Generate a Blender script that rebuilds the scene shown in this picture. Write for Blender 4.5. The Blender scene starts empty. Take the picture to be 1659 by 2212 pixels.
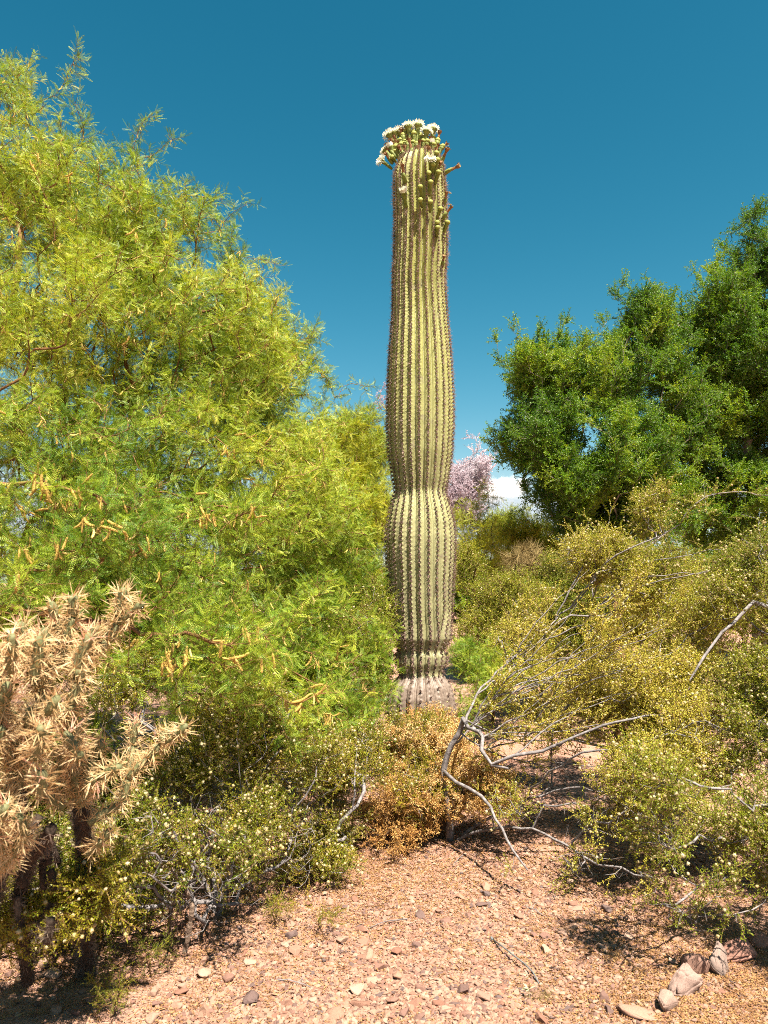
import bpy, bmesh, math, random
import numpy as np
from mathutils import Vector, Matrix, noise

# ------------------------------------------------------------------ camera, light
SC = bpy.context.scene
COL = SC.collection
PITCH = math.radians(5.4)
CAMZ = 1.6
cam_d = bpy.data.cameras.new('camera')
cam_d.sensor_fit = 'VERTICAL'; cam_d.sensor_height = 36.0; cam_d.sensor_width = 27.0
cam_d.lens = 26.0
cam_d.clip_start = 0.05; cam_d.clip_end = 3000
cam_d.dof.use_dof = True; cam_d.dof.focus_distance = 6.3; cam_d.dof.aperture_fstop = 4.5
cam = bpy.data.objects.new('camera', cam_d); COL.objects.link(cam)
cam.location = (0, 0, CAMZ); cam.rotation_euler = (math.pi/2 + PITCH, 0, 0)
SC.camera = cam

SUN_EL = math.radians(63); SUN_DIR_XY = Vector((0.45, -0.89)).normalized()
sd = Vector((SUN_DIR_XY.x*math.cos(SUN_EL), SUN_DIR_XY.y*math.cos(SUN_EL), math.sin(SUN_EL)))
w = bpy.data.worlds.new('World'); SC.world = w; w.use_nodes = True
nt = w.node_tree; nt.nodes.clear()
sky = nt.nodes.new('ShaderNodeTexSky'); sky.sky_type = 'NISHITA'; sky.sun_disc = False
sky.sun_elevation = SUN_EL; sky.sun_rotation = math.atan2(SUN_DIR_XY.x, SUN_DIR_XY.y)
sky.air_density = 1.0; sky.dust_density = 0.35; sky.ozone_density = 1.6
# one colour curve for the whole sky (the photograph's teal grade): out = c * in^p per channel
EXPO = 1.95; BGS = 0.05
sep = nt.nodes.new('ShaderNodeSeparateColor'); com = nt.nodes.new('ShaderNodeCombineColor')
nt.links.new(sky.outputs[0], sep.inputs[0])
for i_, (c_, p_, mx_) in enumerate(((3.3, 2.6, 0.75), (1.235, 1.25, 0.85), (1.003, 1.22, 0.95))):
    a_ = nt.nodes.new('ShaderNodeMath'); a_.operation = 'MULTIPLY'; a_.inputs[1].default_value = 0.143
    b_ = nt.nodes.new('ShaderNodeMath'); b_.operation = 'POWER'; b_.inputs[1].default_value = p_
    d_ = nt.nodes.new('ShaderNodeMath'); d_.operation = 'MULTIPLY'; d_.inputs[1].default_value = c_
    e_ = nt.nodes.new('ShaderNodeMath'); e_.operation = 'MINIMUM'; e_.inputs[1].default_value = mx_
    f_ = nt.nodes.new('ShaderNodeMath'); f_.operation = 'MULTIPLY'; f_.inputs[1].default_value = 1/(BGS*2**EXPO)
    nt.links.new(sep.outputs[i_], a_.inputs[0])
    for u_, v_ in ((a_, b_), (b_, d_), (d_, e_), (e_, f_)): nt.links.new(u_.outputs[0], v_.inputs[0])
    nt.links.new(f_.outputs[0], com.inputs[i_])
bg = nt.nodes.new('ShaderNodeBackground'); bg.inputs['Strength'].default_value = BGS
wo = nt.nodes.new('ShaderNodeOutputWorld')
nt.links.new(com.outputs[0], bg.inputs[0]); nt.links.new(bg.outputs[0], wo.inputs[0])
sl = bpy.data.lights.new('sun', 'SUN'); sl.energy = 5.0; sl.angle = math.radians(0.53); sl.color = (1.0, 0.92, 0.80)
sun = bpy.data.objects.new('sun', sl); COL.objects.link(sun)
sun.rotation_euler = sd.to_track_quat('Z', 'Y').to_euler()
SC.view_settings.view_transform = 'Standard'; SC.view_settings.look = 'None'
SC.view_settings.exposure = EXPO; SC.view_settings.gamma = 1.0; SC.view_settings.use_curve_mapping = False
SC.render.engine = 'CYCLES'; SC.cycles.use_denoising = False; SC.cycles.volume_bounces = 2; SC.cycles.pixel_filter_type = 'BLACKMAN_HARRIS'; SC.cycles.filter_width = 0.9
SC.cycles.max_bounces = 8; SC.cycles.diffuse_bounces = 2; SC.cycles.transmission_bounces = 3
SC.cycles.glossy_bounces = 2; SC.cycles.transparent_max_bounces = 6

# ------------------------------------------------------------------ coordinates
F = 1598.0
def P(dx, dy, Y):
    """point at depth Y metres north of the camera along the line of sight of reading position dx, dy"""
    a = (dx-829.5)/F; b = -(dy-1106)/F
    c, s = math.cos(PITCH), math.sin(PITCH)
    d = Vector((a, c - b*s, s + b*c))
    return Vector((0, 0, CAMZ)) + d*(Y/d.y)
def pxm(Y, z=1.6):
    return (Y*math.cos(PITCH) + (z-CAMZ)*math.sin(PITCH))/F
def project(pts):
    q = pts - np.array([0, 0, CAMZ]); c, s = math.cos(PITCH), math.sin(PITCH)
    dep = q[:, 1]*c + q[:, 2]*s; up = -q[:, 1]*s + q[:, 2]*c
    return 829.5 + q[:, 0]/dep*F, 1106 - up/dep*F, dep
def gz(x, y):
    f = 1.0/(1.0 + max(0.0, (abs(y)-14)/10.0)**2)
    return f*(0.05*noise.noise((x*0.5+3.1, y*0.5, 0.7)) + 0.022*noise.noise((x*1.7, y*1.7, 4.0)) + 0.006*noise.noise((x*6, y*6, 9.0)))
def G(dx, dy):
    lo, hi = 1.0, 80.0
    for _ in range(40):
        m = (lo+hi)/2; p = P(dx, dy, m)
        if p.z > gz(p.x, p.y): lo = m
        else: hi = m
    p = P(dx, dy, lo); p.z = gz(p.x, p.y); return p
def on_ground(x, y): return Vector((x, y, gz(x, y)))

# ------------------------------------------------------------------ materials
AF = 0.62      # every base colour below is written for exposure 1.25; this brings them to real-world reflectances at the exposure used
def newmat(name):
    m = bpy.data.materials.new(name); m.use_nodes = True
    t = m.node_tree; t.nodes.clear()
    return m, t, t.nodes.new('ShaderNodeOutputMaterial')
def N(t, kind, **kw):
    n = t.nodes.new(kind)
    for k, v in kw.items():
        if k in n.inputs.keys(): n.inputs[k].default_value = v
        else: setattr(n, k, v)
    return n
def ramp(t, stops, src=None, k=1.0):
    r = t.nodes.new('ShaderNodeValToRGB'); e = r.color_ramp.elements
    while len(e) < len(stops): e.new(0.5)
    for el, (p, c) in zip(e, stops):
        el.position = p; el.color = (c[0]*k, c[1]*k, c[2]*k, 1)
    if src is not None: t.links.new(src, r.inputs[0])
    return r
def leaf_mat(name, stops, transl=0.35, rough=0.5, spec=0.3, tcol=1.0):
    m, t, o = newmat(name)
    at = N(t, 'ShaderNodeAttribute', attribute_type='INSTANCER', attribute_name='tint')
    inf = N(t, 'ShaderNodeObjectInfo')
    geo = N(t, 'ShaderNodeNewGeometry')
    a1 = N(t, 'ShaderNodeMath', operation='MULTIPLY_ADD'); a1.inputs[1].default_value = 0.30; 
    t.links.new(geo.outputs['Random Per Island'], a1.inputs[0]); t.links.new(at.outputs['Fac'], a1.inputs[2])
    a2 = N(t, 'ShaderNodeMath', operation='SUBTRACT'); a2.inputs[1].default_value = 0.15
    t.links.new(a1.outputs[0], a2.inputs[0])
    fa = N(t, 'ShaderNodeAttribute', attribute_type='GEOMETRY', attribute_name='ftint')
    a3 = N(t, 'ShaderNodeMath', operation='ADD'); t.links.new(a2.outputs[0], a3.inputs[0]); t.links.new(fa.outputs['Fac'], a3.inputs[1])
    r = ramp(t, stops, a3.outputs[0], k=AF*1.14)
    b = N(t, 'ShaderNodeBsdfPrincipled', **{'Roughness': rough, 'Specular IOR Level': spec})
    tr = N(t, 'ShaderNodeBsdfTranslucent')
    t.links.new(r.outputs[0], b.inputs['Base Color'])
    hs = N(t, 'ShaderNodeMix', data_type='RGBA', blend_type='MULTIPLY'); hs.inputs['Factor'].default_value = 1
    hs.inputs['B'].default_value = (1.25*tcol, 1.25*tcol, 0.5*tcol, 1) if tcol > 0 else (1, 1, 1, 1)
    t.links.new(r.outputs[0], hs.inputs['A']); t.links.new(hs.outputs['Result'], tr.inputs[0])
    mx = N(t, 'ShaderNodeMixShader'); mx.inputs[0].default_value = transl
    t.links.new(b.outputs[0], mx.inputs[1]); t.links.new(tr.outputs[0], mx.inputs[2]); t.links.new(mx.outputs[0], o.inputs[0])
    return m
def solid_mat(name, c1, c2, scale=20, rough=0.85, bump=0.3, detail=5, c3=None, bscale=None, spec=0.2):
    m, t, o = newmat(name)
    tc = N(t, 'ShaderNodeTexCoord')
    nz = N(t, 'ShaderNodeTexNoise', Scale=scale, Detail=detail, Roughness=0.65); t.links.new(tc.outputs['Object'], nz.inputs['Vector'])
    st = [(0.32, c1), (0.68, c2)] if c3 is None else [(0.28, c1), (0.5, c2), (0.72, c3)]
    r = ramp(t, st, nz.outputs['Fac'], k=AF)
    b = N(t, 'ShaderNodeBsdfPrincipled', **{'Roughness': rough, 'Specular IOR Level': spec})
    t.links.new(r.outputs[0], b.inputs['Base Color'])
    nz2 = N(t, 'ShaderNodeTexNoise', Scale=bscale or scale*3, Detail=4); t.links.new(tc.outputs['Object'], nz2.inputs['Vector'])
    bp = N(t, 'ShaderNodeBump', Strength=bump, Distance=0.01); t.links.new(nz2.outputs['Fac'], bp.inputs['Height'])
    t.links.new(bp.outputs[0], b.inputs['Normal']); t.links.new(b.outputs[0], o.inputs[0])
    return m

M = {}
M['mesq'] = leaf_mat('mesquite_leaf', [(0.0, (0.10, 0.23, 0.018)), (0.4, (0.30, 0.42, 0.03)), (0.75, (0.48, 0.58, 0.045)), (1.0, (0.72, 0.69, 0.09))], 0.33)
M['mesq2'] = leaf_mat('mesquite_leaf_bright', [(0.0, (0.18, 0.29, 0.016)), (0.5, (0.37, 0.44, 0.03)), (1.0, (0.70, 0.68, 0.06))], 0.35)
M['green'] = leaf_mat('dense_green_leaf', [(0.0, (0.06, 0.16, 0.008)), (0.5, (0.17, 0.32, 0.012)), (1.0, (0.42, 0.50, 0.02))], 0.38, rough=0.45)
M['creo'] = leaf_mat('creosote_leaf', [(0.0, (0.11, 0.18, 0.010)), (0.45, (0.31, 0.34, 0.018)), (1.0, (0.58, 0.44, 0.04))], 0.35, rough=0.4)
M['creo_gold'] = leaf_mat('creosote_leaf_golden', [(0.0, (0.25, 0.32, 0.018)), (0.45, (0.47, 0.48, 0.038)), (1.0, (0.80, 0.67, 0.10))], 0.35, rough=0.45)
M['dry'] = leaf_mat('dried_leaf', [(0.0, (0.50, 0.24, 0.06)), (0.5, (0.80, 0.47, 0.15)), (1.0, (0.98, 0.72, 0.36))], 0.3, rough=0.7)
M['pink'] = leaf_mat('lilac_blossom', [(0.0, (0.56, 0.44, 0.50)), (0.5, (0.76, 0.63, 0.69)), (1.0, (0.92, 0.83, 0.87))], 0.4, rough=0.7, tcol=0)
M['shrubg'] = leaf_mat('fresh_green_leaf', [(0.0, (0.17, 0.30, 0.014)), (0.5, (0.30, 0.42, 0.02)), (1.0, (0.44, 0.48, 0.035))], 0.4)
M['olive'] = leaf_mat('olive_leaf', [(0.0, (0.16, 0.21, 0.014)), (0.5, (0.33, 0.36, 0.028)), (1.0, (0.52, 0.44, 0.07))], 0.35)
M['straw'] = leaf_mat('straw_stem', [(0.0, (0.32, 0.22, 0.08)), (0.5, (0.42, 0.31, 0.12)), (1.0, (0.55, 0.42, 0.2))], 0.2, rough=0.8)
M['ball'] = leaf_mat('seed_ball', [(0.0, (0.50, 0.37, 0.14)), (0.5, (0.68, 0.54, 0.27)), (1.0, (0.80, 0.70, 0.43))], 0.25, rough=0.9, tcol=0.9)
M['catkin'] = leaf_mat('catkin', [(0.0, (0.66, 0.44, 0.11)), (0.5, (0.88, 0.67, 0.22)), (1.0, (0.98, 0.84, 0.34))], 0.2, rough=0.9)
M['twig_mesq'] = solid_mat('mesquite_bark', (0.13, 0.06, 0.025), (0.38, 0.20, 0.08), 14, 0.85)
M['twig_red'] = solid_mat('reddish_twig', (0.13, 0.06, 0.025), (0.26, 0.14, 0.07), 14, 0.8)
M['bark_grey'] = solid_mat('grey_bark', (0.12, 0.10, 0.095), (0.40, 0.36, 0.35), 30, 0.75, 0.3)
M['bark_brown'] = solid_mat('brown_bark', (0.05, 0.03, 0.018), (0.14, 0.085, 0.055), 12, 0.9)
M['bark_pale'] = solid_mat('pale_bark', (0.20, 0.16, 0.12), (0.42, 0.36, 0.30), 12, 0.8)
M['skeleton'] = solid_mat('dead_wood', (0.16, 0.10, 0.07), (0.36, 0.26, 0.19), 30, 0.9, 0.5)

def rock_mat(name, tones):
    m, t, o = newmat(name)
    tc = N(t, 'ShaderNodeTexCoord'); inf = N(t, 'ShaderNodeObjectInfo')
    r = ramp(t, tones, inf.outputs['Random'], k=AF); r.color_ramp.interpolation = 'LINEAR'
    nz = N(t, 'ShaderNodeTexNoise', Scale=26, Detail=6, Roughness=0.7); t.links.new(tc.outputs['Object'], nz.inputs['Vector'])
    r2 = ramp(t, [(0.3, (0.58, 0.54, 0.52)), (0.5, (1, 1, 1)), (0.72, (1.28, 1.26, 1.24))], nz.outputs['Fac'])
    mx = N(t, 'ShaderNodeMix', data_type='RGBA', blend_type='MULTIPLY'); mx.inputs['Factor'].default_value = 1
    t.links.new(r.outputs[0], mx.inputs['A']); t.links.new(r2.outputs[0], mx.inputs['B'])
    b = N(t, 'ShaderNodeBsdfPrincipled', **{'Roughness': 0.88, 'Specular IOR Level': 0.2})
    t.links.new(mx.outputs['Result'], b.inputs['Base Color'])
    bp = N(t, 'ShaderNodeBump', Strength=0.5, Distance=0.006)
    nz2 = N(t, 'ShaderNodeTexNoise', Scale=60, Detail=5); t.links.new(tc.outputs['Object'], nz2.inputs['Vector'])
    t.links.new(nz2.outputs['Fac'], bp.inputs['Height']); t.links.new(bp.outputs[0], b.inputs['Normal'])
    t.links.new(b.outputs[0], o.inputs[0]); return m
M['rock'] = rock_mat('pink_granite_stone', [(0.0, (0.42, 0.23, 0.155)), (0.2, (0.50, 0.30, 0.21)), (0.42, (0.32, 0.155, 0.105)), (0.6, (0.55, 0.37, 0.27)), (0.8, (0.37, 0.20, 0.145)), (0.93, (0.22, 0.13, 0.105)), (1.0, (0.18, 0.13, 0.12))])

def ground_mat():
    m, t, o = newmat('decomposed_granite')
    tc = N(t, 'ShaderNodeTexCoord')
    n1 = N(t, 'ShaderNodeTexNoise', Scale=0.9, Detail=5, Roughness=0.6)
    n2 = N(t, 'ShaderNodeTexNoise', Scale=55, Detail=6, Roughness=0.75)
    v = N(t, 'ShaderNodeTexVoronoi', Scale=110)
    for n in (n1, n2, v): t.links.new(tc.outputs['Object'], n.inputs['Vector'])
    r1 = ramp(t, [(0.3, (0.46, 0.25, 0.175)), (0.5, (0.54, 0.31, 0.225)), (0.7, (0.60, 0.37, 0.275))], n1.outputs['Fac'], k=AF)
    r2 = ramp(t, [(0.28, (0.55, 0.50, 0.46)), (0.5, (1, 1, 1)), (0.75, (1.35, 1.33, 1.3))], n2.outputs['Fac'])
    r3 = ramp(t, [(0.0, (0.70, 0.66, 0.62)), (0.5, (1, 1, 1)), (1.0, (1.22, 1.2, 1.18))], v.outputs['Color'])
    m1 = N(t, 'ShaderNodeMix', data_type='RGBA', blend_type='MULTIPLY'); m1.inputs['Factor'].default_value = 1
    m2 = N(t, 'ShaderNodeMix', data_type='RGBA', blend_type='MULTIPLY'); m2.inputs['Factor'].default_value = 1
    t.links.new(r1.outputs[0], m1.inputs['A']); t.links.new(r2.outputs[0], m1.inputs['B'])
    t.links.new(m1.outputs['Result'], m2.inputs['A']); t.links.new(r3.outputs[0], m2.inputs['B'])
    b = N(t, 'ShaderNodeBsdfPrincipled', **{'Roughness': 0.95, 'Specular IOR Level': 0.1})
    t.links.new(m2.outputs['Result'], b.inputs['Base Color'])
    b1 = N(t, 'ShaderNodeBump', Strength=0.8, Distance=0.006); t.links.new(v.outputs['Distance'], b1.inputs['Height']); b1.invert = True
    b2 = N(t, 'ShaderNodeBump', Strength=0.7, Distance=0.015); t.links.new(n2.outputs['Fac'], b2.inputs['Height'])
    t.links.new(b1.outputs[0], b2.inputs['Normal']); t.links.new(b2.outputs[0], b.inputs['Normal'])
    t.links.new(b.outputs[0], o.inputs[0]); return m
M['ground'] = ground_mat()

# ------------------------------------------------------------------ mesh helpers
class MB:
    def __init__(s): s.v = []; s.f = []; s.mi = []; s.cur = 0.0; s.ft = []
    def tri(s, a, b, c, mi=0):
        n = len(s.v); s.v += [a, b, c]; s.ft += [s.cur]*3; s.f.append((n, n+1, n+2)); s.mi.append(mi)
    def quad(s, a, b, c, d, mi=0):
        n = len(s.v); s.v += [a, b, c, d]; s.ft += [s.cur]*4; s.f.append((n, n+1, n+2, n+3)); s.mi.append(mi)
    def tube(s, pts, rad, sides=5, mi=0, cap=True):
        pts = [Vector(p) for p in pts]; n0 = len(s.v); k = len(pts); up = None
        for i, p in enumerate(pts):
            d = (pts[min(i+1, k-1)] - pts[max(i-1, 0)])
            d = d.normalized() if d.length > 1e-9 else Vector((0, 0, 1))
            if up is None: up = d.orthogonal().normalized()
            up = up - d*up.dot(d)
            up = up.normalized() if up.length > 1e-6 else d.orthogonal().normalized()
            q = d.cross(up)
            for j in range(sides):
                a = 2*math.pi*j/sides
                s.v.append(p + (up*math.cos(a) + q*math.sin(a))*rad[i]); s.ft.append(0.0)
        for i in range(k-1):
            for j in range(sides):
                a = n0+i*sides+j; b = n0+i*sides+(j+1) % sides
                s.f.append((a, b, b+sides, a+sides)); s.mi.append(mi)
        if cap:
            s.f.append(tuple(n0+j for j in reversed(range(sides)))); s.mi.append(mi)
            s.f.append(tuple(n0+(k-1)*sides+j for j in range(sides))); s.mi.append(mi)
    def mesh(s, name, mats, smooth=False):
        me = bpy.data.meshes.new(name); me.from_pydata([tuple(v) for v in s.v], [], s.f)
        for m in mats: me.materials.append(m)
        if len(mats) > 1: me.polygons.foreach_set('material_index', s.mi)
        if smooth: me.polygons.foreach_set('use_smooth', [True]*len(me.polygons))
        if any(s.ft):
            at = me.attributes.new('ftint', 'FLOAT', 'POINT'); at.data.foreach_set('value', np.array(s.ft, 'f'))
        me.update(); return me
def link(name, data, parent=None, label=None, cat=None, group=None, kind=None, loc=None):
    o = bpy.data.objects.new(name, data); COL.objects.link(o)
    if parent: o.parent = parent
    if loc is not None: o.location = loc
    tag(o, label, cat, group, kind); return o
def tag(o, label=None, cat=None, group=None, kind=None):
    if label: o['label'] = label
    if cat: o['category'] = cat
    if group: o['group'] = group
    if kind: o['kind'] = kind
def rel(pts, base): return [Vector(p) - base for p in pts]

# ------------------------------------------------------------------ scattering of leaves, pebbles (stuff)
def proto_group(name, meshes):
    c = bpy.data.collections.new(name)
    for i, me in enumerate(meshes):
        o = bpy.data.objects.new('%s_%02d' % (name, i), me); c.objects.link(o)
    g = bpy.data.node_groups.new(name, 'GeometryNodeTree')
    g.interface.new_socket('Geometry', in_out='INPUT', socket_type='NodeSocketGeometry')
    g.interface.new_socket('Geometry', in_out='OUTPUT', socket_type='NodeSocketGeometry')
    gi = g.nodes.new('NodeGroupInput'); go = g.nodes.new('NodeGroupOutput')
    ci = g.nodes.new('GeometryNodeCollectionInfo'); ci.inputs['Collection'].default_value = c
    ci.inputs['Separate Children'].default_value = True; ci.inputs['Reset Children'].default_value = True
    ip = g.nodes.new('GeometryNodeInstanceOnPoints'); ip.inputs['Pick Instance'].default_value = True
    def attr(nm, ty):
        n = g.nodes.new('GeometryNodeInputNamedAttribute'); n.data_type = ty; n.inputs['Name'].default_value = nm
        return n.outputs['Attribute']
    e2r = g.nodes.new('FunctionNodeEulerToRotation')
    g.links.new(attr('rot', 'FLOAT_VECTOR'), e2r.inputs[0])
    g.links.new(gi.outputs[0], ip.inputs['Points']); g.links.new(ci.outputs[0], ip.inputs['Instance'])
    g.links.new(attr('idx', 'INT'), ip.inputs['Instance Index']); g.links.new(e2r.outputs[0], ip.inputs['Rotation'])
    g.links.new(attr('scl', 'FLOAT_VECTOR'), ip.inputs['Scale'])
    g.links.new(ip.outputs[0], go.inputs[0])
    return (g, len(meshes))
def eulers(dirs, rng):
    d = dirs/np.maximum(np.linalg.norm(dirs, axis=1, keepdims=True), 1e-9)
    th = np.arccos(np.clip(d[:, 2], -1, 1)); ph = np.arctan2(d[:, 1], d[:, 0]); ro = rng.uniform(0, 2*math.pi, len(d))
    ct, st, cp, sp, cr, sr = np.cos(th), np.sin(th), np.cos(ph), np.sin(ph), np.cos(ro), np.sin(ro)
    R00 = cp*ct*cr - sp*sr; R10 = sp*ct*cr + cp*sr; R20 = -st*cr; R21 = st*sr; R22 = ct
    return np.stack([np.arctan2(R21, R22), np.arcsin(np.clip(-R20, -1, 1)), np.arctan2(R10, R00)], 1)
def scatter(name, pg, pts, dirs, scl, tint, rng, parent=None, label=None, cat=None, group=None, kind='stuff', base=None, eul=None):
    g, nv = pg; n = len(pts); pts = np.asarray(pts, float)
    if base is not None: pts = pts - np.array(base)
    me = bpy.data.meshes.new(name); me.vertices.add(n); me.vertices.foreach_set('co', pts.astype('f').ravel())
    e = eulers(np.asarray(dirs, float), rng) if eul is None else eul
    scl = np.asarray(scl, float)
    if scl.ndim == 1: scl = np.repeat(scl[:, None], 3, 1)
    for nm, ty, data, key in (('rot', 'FLOAT_VECTOR', e, 'vector'), ('scl', 'FLOAT_VECTOR', scl, 'vector'),
                              ('tint', 'FLOAT', np.asarray(tint), 'value'), ('idx', 'INT', rng.integers(0, nv, n), 'value')):
        a = me.attributes.new(nm, ty, 'POINT')
        a.data.foreach_set(key, data.astype('i' if ty == 'INT' else 'f').ravel())
    me.update()
    o = link(name, me, parent, label, cat, group, kind)
    md = o.modifiers.new('scatter', 'NODES'); md.node_group = g
    return o

# --- prototype sprigs -------------------------------------------------------
R0 = random.Random(5)
def rv(r=R0): 
    while True:
        v = Vector((r.uniform(-1, 1), r.uniform(-1, 1), r.uniform(-1, 1)))
        if 0.05 < v.length < 1: return v.normalized()
def kite(mb, p, d, nrm, L, W, mi=0, fold=0.25):
    d = d.normalized(); s = d.cross(nrm)
    if s.length < 1e-4: s = d.orthogonal()
    s.normalize(); u = s.cross(d)
    m = p + d*L*0.5 + u*0
    tip = p + d*L
    a = m + s*W*0.5 + u*W*fold; b = m - s*W*0.5 + u*W*fold
    mb.tri(p, a, tip, mi); mb.tri(p, tip, b, mi)
def frond(mb, p, d, nrm, L, pairs, ll, lw, r, droop=0.3):
    d = d.normalized(); pts = [p.copy()]; q = p.copy()
    for i in range(pairs):
        q = q + d*(L/pairs); d = (d + Vector((0, 0, -droop/pairs))).normalized(); pts.append(q.copy())
        s = d.cross(nrm).normalized()
        k = math.sin(math.pi*(0.15+0.8*(i+0.5)/pairs))**0.5
        for sg in (-1, 1):
            dd = s*sg + d*0.45 + nrm*r.uniform(-0.15, 0.35)
            kite(mb, q, dd, nrm, ll*k*r.uniform(0.85, 1.1), lw, 0, 0.0)
    s = d.cross(nrm).normalized()
    mb.tri(pts[0]-s*0.0007, pts[0]+s*0.0007, pts[-1], 1)
def mesquite_sprig(seed, matl, matt):
    r = random.Random(seed); mb = MB()
    pts = [Vector((0, 0, 0))]; d = Vector((0, 0, 1)); p = Vector((0, 0, 0))
    for i in range(5):
        p = p + d*0.028; d = (d + rv(r)*0.25).normalized(); pts.append(p.copy())
        for k in range(2 if i else 1):
            fd = (d*0.7 + rv(r)*0.9).normalized()
            n = (fd.cross(rv(r))).normalized()
            mb.cur = r.uniform(-0.32, 0.32); frond(mb, p, fd, n, r.uniform(0.065, 0.10), 11, 0.0125, 0.0040, r)
    mb.tube(pts, [0.0018, 0.0016, 0.0014, 0.0012, 0.001, 0.0007], 3, 1)
    return mb.mesh('mesquite_sprig', [matl, matt])
def leafy_sprig(seed, matl, matt, n=26, L=0.16, ll=0.011, lw=0.006, spread=0.03, side=2):
    r = random.Random(seed); mb = MB(); stems = [([Vector((0, 0, 0))], Vector((0, 0, 1)), L)]
    for k in range(side):
        stems.append(([Vector((0, 0, L*r.uniform(0.15, 0.5)))], (Vector((0, 0, 1)) + rv(r)*0.9).normalized(), L*r.uniform(0.45, 0.7)))
    tot = sum(s[2] for s in stems)
    for pts, d, ln in stems:
        p = pts[0].copy(); k = 5
        for i in range(k):
            p = p + d*(ln/k); d = (d + rv(r)*0.22).normalized(); pts.append(p.copy())
        mb.tube(pts, [0.0016-0.0002*i for i in range(k+1)], 3, 1, cap=False)
        m = int(n*ln/tot)
        for i in range(m):
            f = (i+0.5)/m*k; a = int(f); q = pts[a].lerp(pts[a+1], f-a)
            dd = (pts[a+1]-pts[a]).normalized()
            o = rv(r); q = q + o*spread*r.random()*0.4; mb.cur = r.uniform(-0.25, 0.25)
            for sg in (-1, 1):
                kite(mb, q, dd*0.6 + o*sg*0.8 + rv(r)*0.3, rv(r), ll*r.uniform(0.7, 1.25), lw*r.uniform(0.8, 1.2))
    return mb.mesh('leafy_sprig', [matl, matt])
def ball_mesh(seed, mat):
    r = random.Random(seed); mb = MB()
    bm = bmesh.new(); bmesh.ops.create_icosphere(bm, subdivisions=1, radius=0.0056)
    for f in bm.faces: mb.tri(*[v.co.copy()*r.uniform(0.9, 1.1) for v in f.verts])
    bm.free()
    for i in range(26):
        d = rv(r); s = d.orthogonal().normalized()*0.0008
        mb.tri(d*0.003-s, d*0.003+s, d*r.uniform(0.0072, 0.009))
    return mb.mesh('seed_ball', [mat])
def catkin_mesh(seed, mat, L=0.080, R=0.0080):
    r = random.Random(seed); mb = MB(); pts = []; p = Vector((0, 0, 0)); d = Vector((0, 0, 1)); b = rv(r)*0.11
    k = 10
    for i in range(k+1):
        pts.append(p.copy()); p = p + d*(L/k); d = (d + b).normalized()
    mb.tube([Vector((0, 0, -0.018)), pts[0]], [0.0008, 0.0012], 3, 0)
    rad = [R*(0.55 + 0.45*math.sin(math.pi*min(1, (i+1.2)/(k+1.6)))**0.5)*r.uniform(0.9, 1.1) for i in range(k+1)]; rad[-1] = R*0.45
    mb.tube(pts, [q*0.85 for q in rad], 7, 0)
    for i in range(150):
        f = r.random()*k; a = min(k-1, int(f)); q = pts[a].lerp(pts[a+1], f-a); dd = (pts[a+1]-pts[a]).normalized()
        o = rv(r); o = (o - dd*o.dot(dd)).normalized(); s = o.cross(dd)*0.0011
        mb.tri(q+o*rad[a]*0.7-s, q+o*rad[a]*0.7+s, q+o*rad[a]*r.uniform(1.2, 1.55)+dd*0.001)
    return mb.mesh('catkin', [mat])
PG = {}
PG['mesq'] = proto_group('mesquite_sprig', [mesquite_sprig(10+i, M['mesq'], M['twig_mesq']) for i in range(5)])
PG['mesq2'] = proto_group('mesquite_sprig_bright', [mesquite_sprig(20+i, M['mesq2'], M['twig_mesq']) for i in range(4)])
PG['green'] = proto_group('green_sprig', [leafy_sprig(30+i, M['green'], M['bark_pale'], 46, 0.22, 0.022, 0.013, 0.05, 3) for i in range(5)])
PG['creo'] = proto_group('creosote_sprig', [leafy_sprig(40+i, M['creo'], M['twig_red'], 34, 0.14, 0.0105, 0.0048, 0.01, 2) for i in range(5)])
PG['creo_gold'] = proto_group('creosote_sprig_golden', [leafy_sprig(50+i, M['creo_gold'], M['twig_red'], 34, 0.14, 0.0105, 0.0048, 0.01, 2) for i in range(5)])
PG['dry'] = proto_group('dry_sprig', [leafy_sprig(60+i, M['dry'], M['twig_red'], 24, 0.12, 0.016, 0.0055, 0.02, 2) for i in range(5)])
PG['pink'] = proto_group('blossom_sprig', [leafy_sprig(70+i, M['pink'], M['bark_grey'], 40, 0.30, 0.032, 0.024, 0.05, 3) for i in range(4)])
PG['shrubg'] = proto_group('fresh_sprig', [leafy_sprig(80+i, M['shrubg'], M['twig_mesq'], 44, 0.26, 0.028, 0.007, 0.04, 3) for i in range(4)])
PG['olive'] = proto_group('olive_sprig', [leafy_sprig(90+i, M['olive'], M['twig_red'], 40, 0.22, 0.017, 0.008, 0.03, 3) for i in range(4)])
def straw_tuft(seed):
    r = random.Random(seed); mb = MB()
    for i in range(14):
        d = (Vector((0, 0, 1)) + rv(r)*0.55).normalized(); pts = [Vector((0, 0, 0))]
        for k in range(4): pts.append(pts[-1]+d*0.07*r.uniform(0.6, 1.2)); d = (d+rv(r)*0.3).normalized()
        mb.tube(pts, [0.0022, 0.002, 0.0016, 0.0012, 0.0008], 3, 0, False)
    return mb.mesh('straw_tuft', [M['straw']])
PG['straw'] = proto_group('straw_tuft', [straw_tuft(100+i) for i in range(4)])
PG['ball'] = proto_group('seed_ball', [ball_mesh(110+i, M['ball']) for i in range(3)])
CATKINS = [catkin_mesh(120+i, M['catkin']) for i in range(6)]
PG['catkin'] = proto_group('catkin_small', CATKINS)

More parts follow.
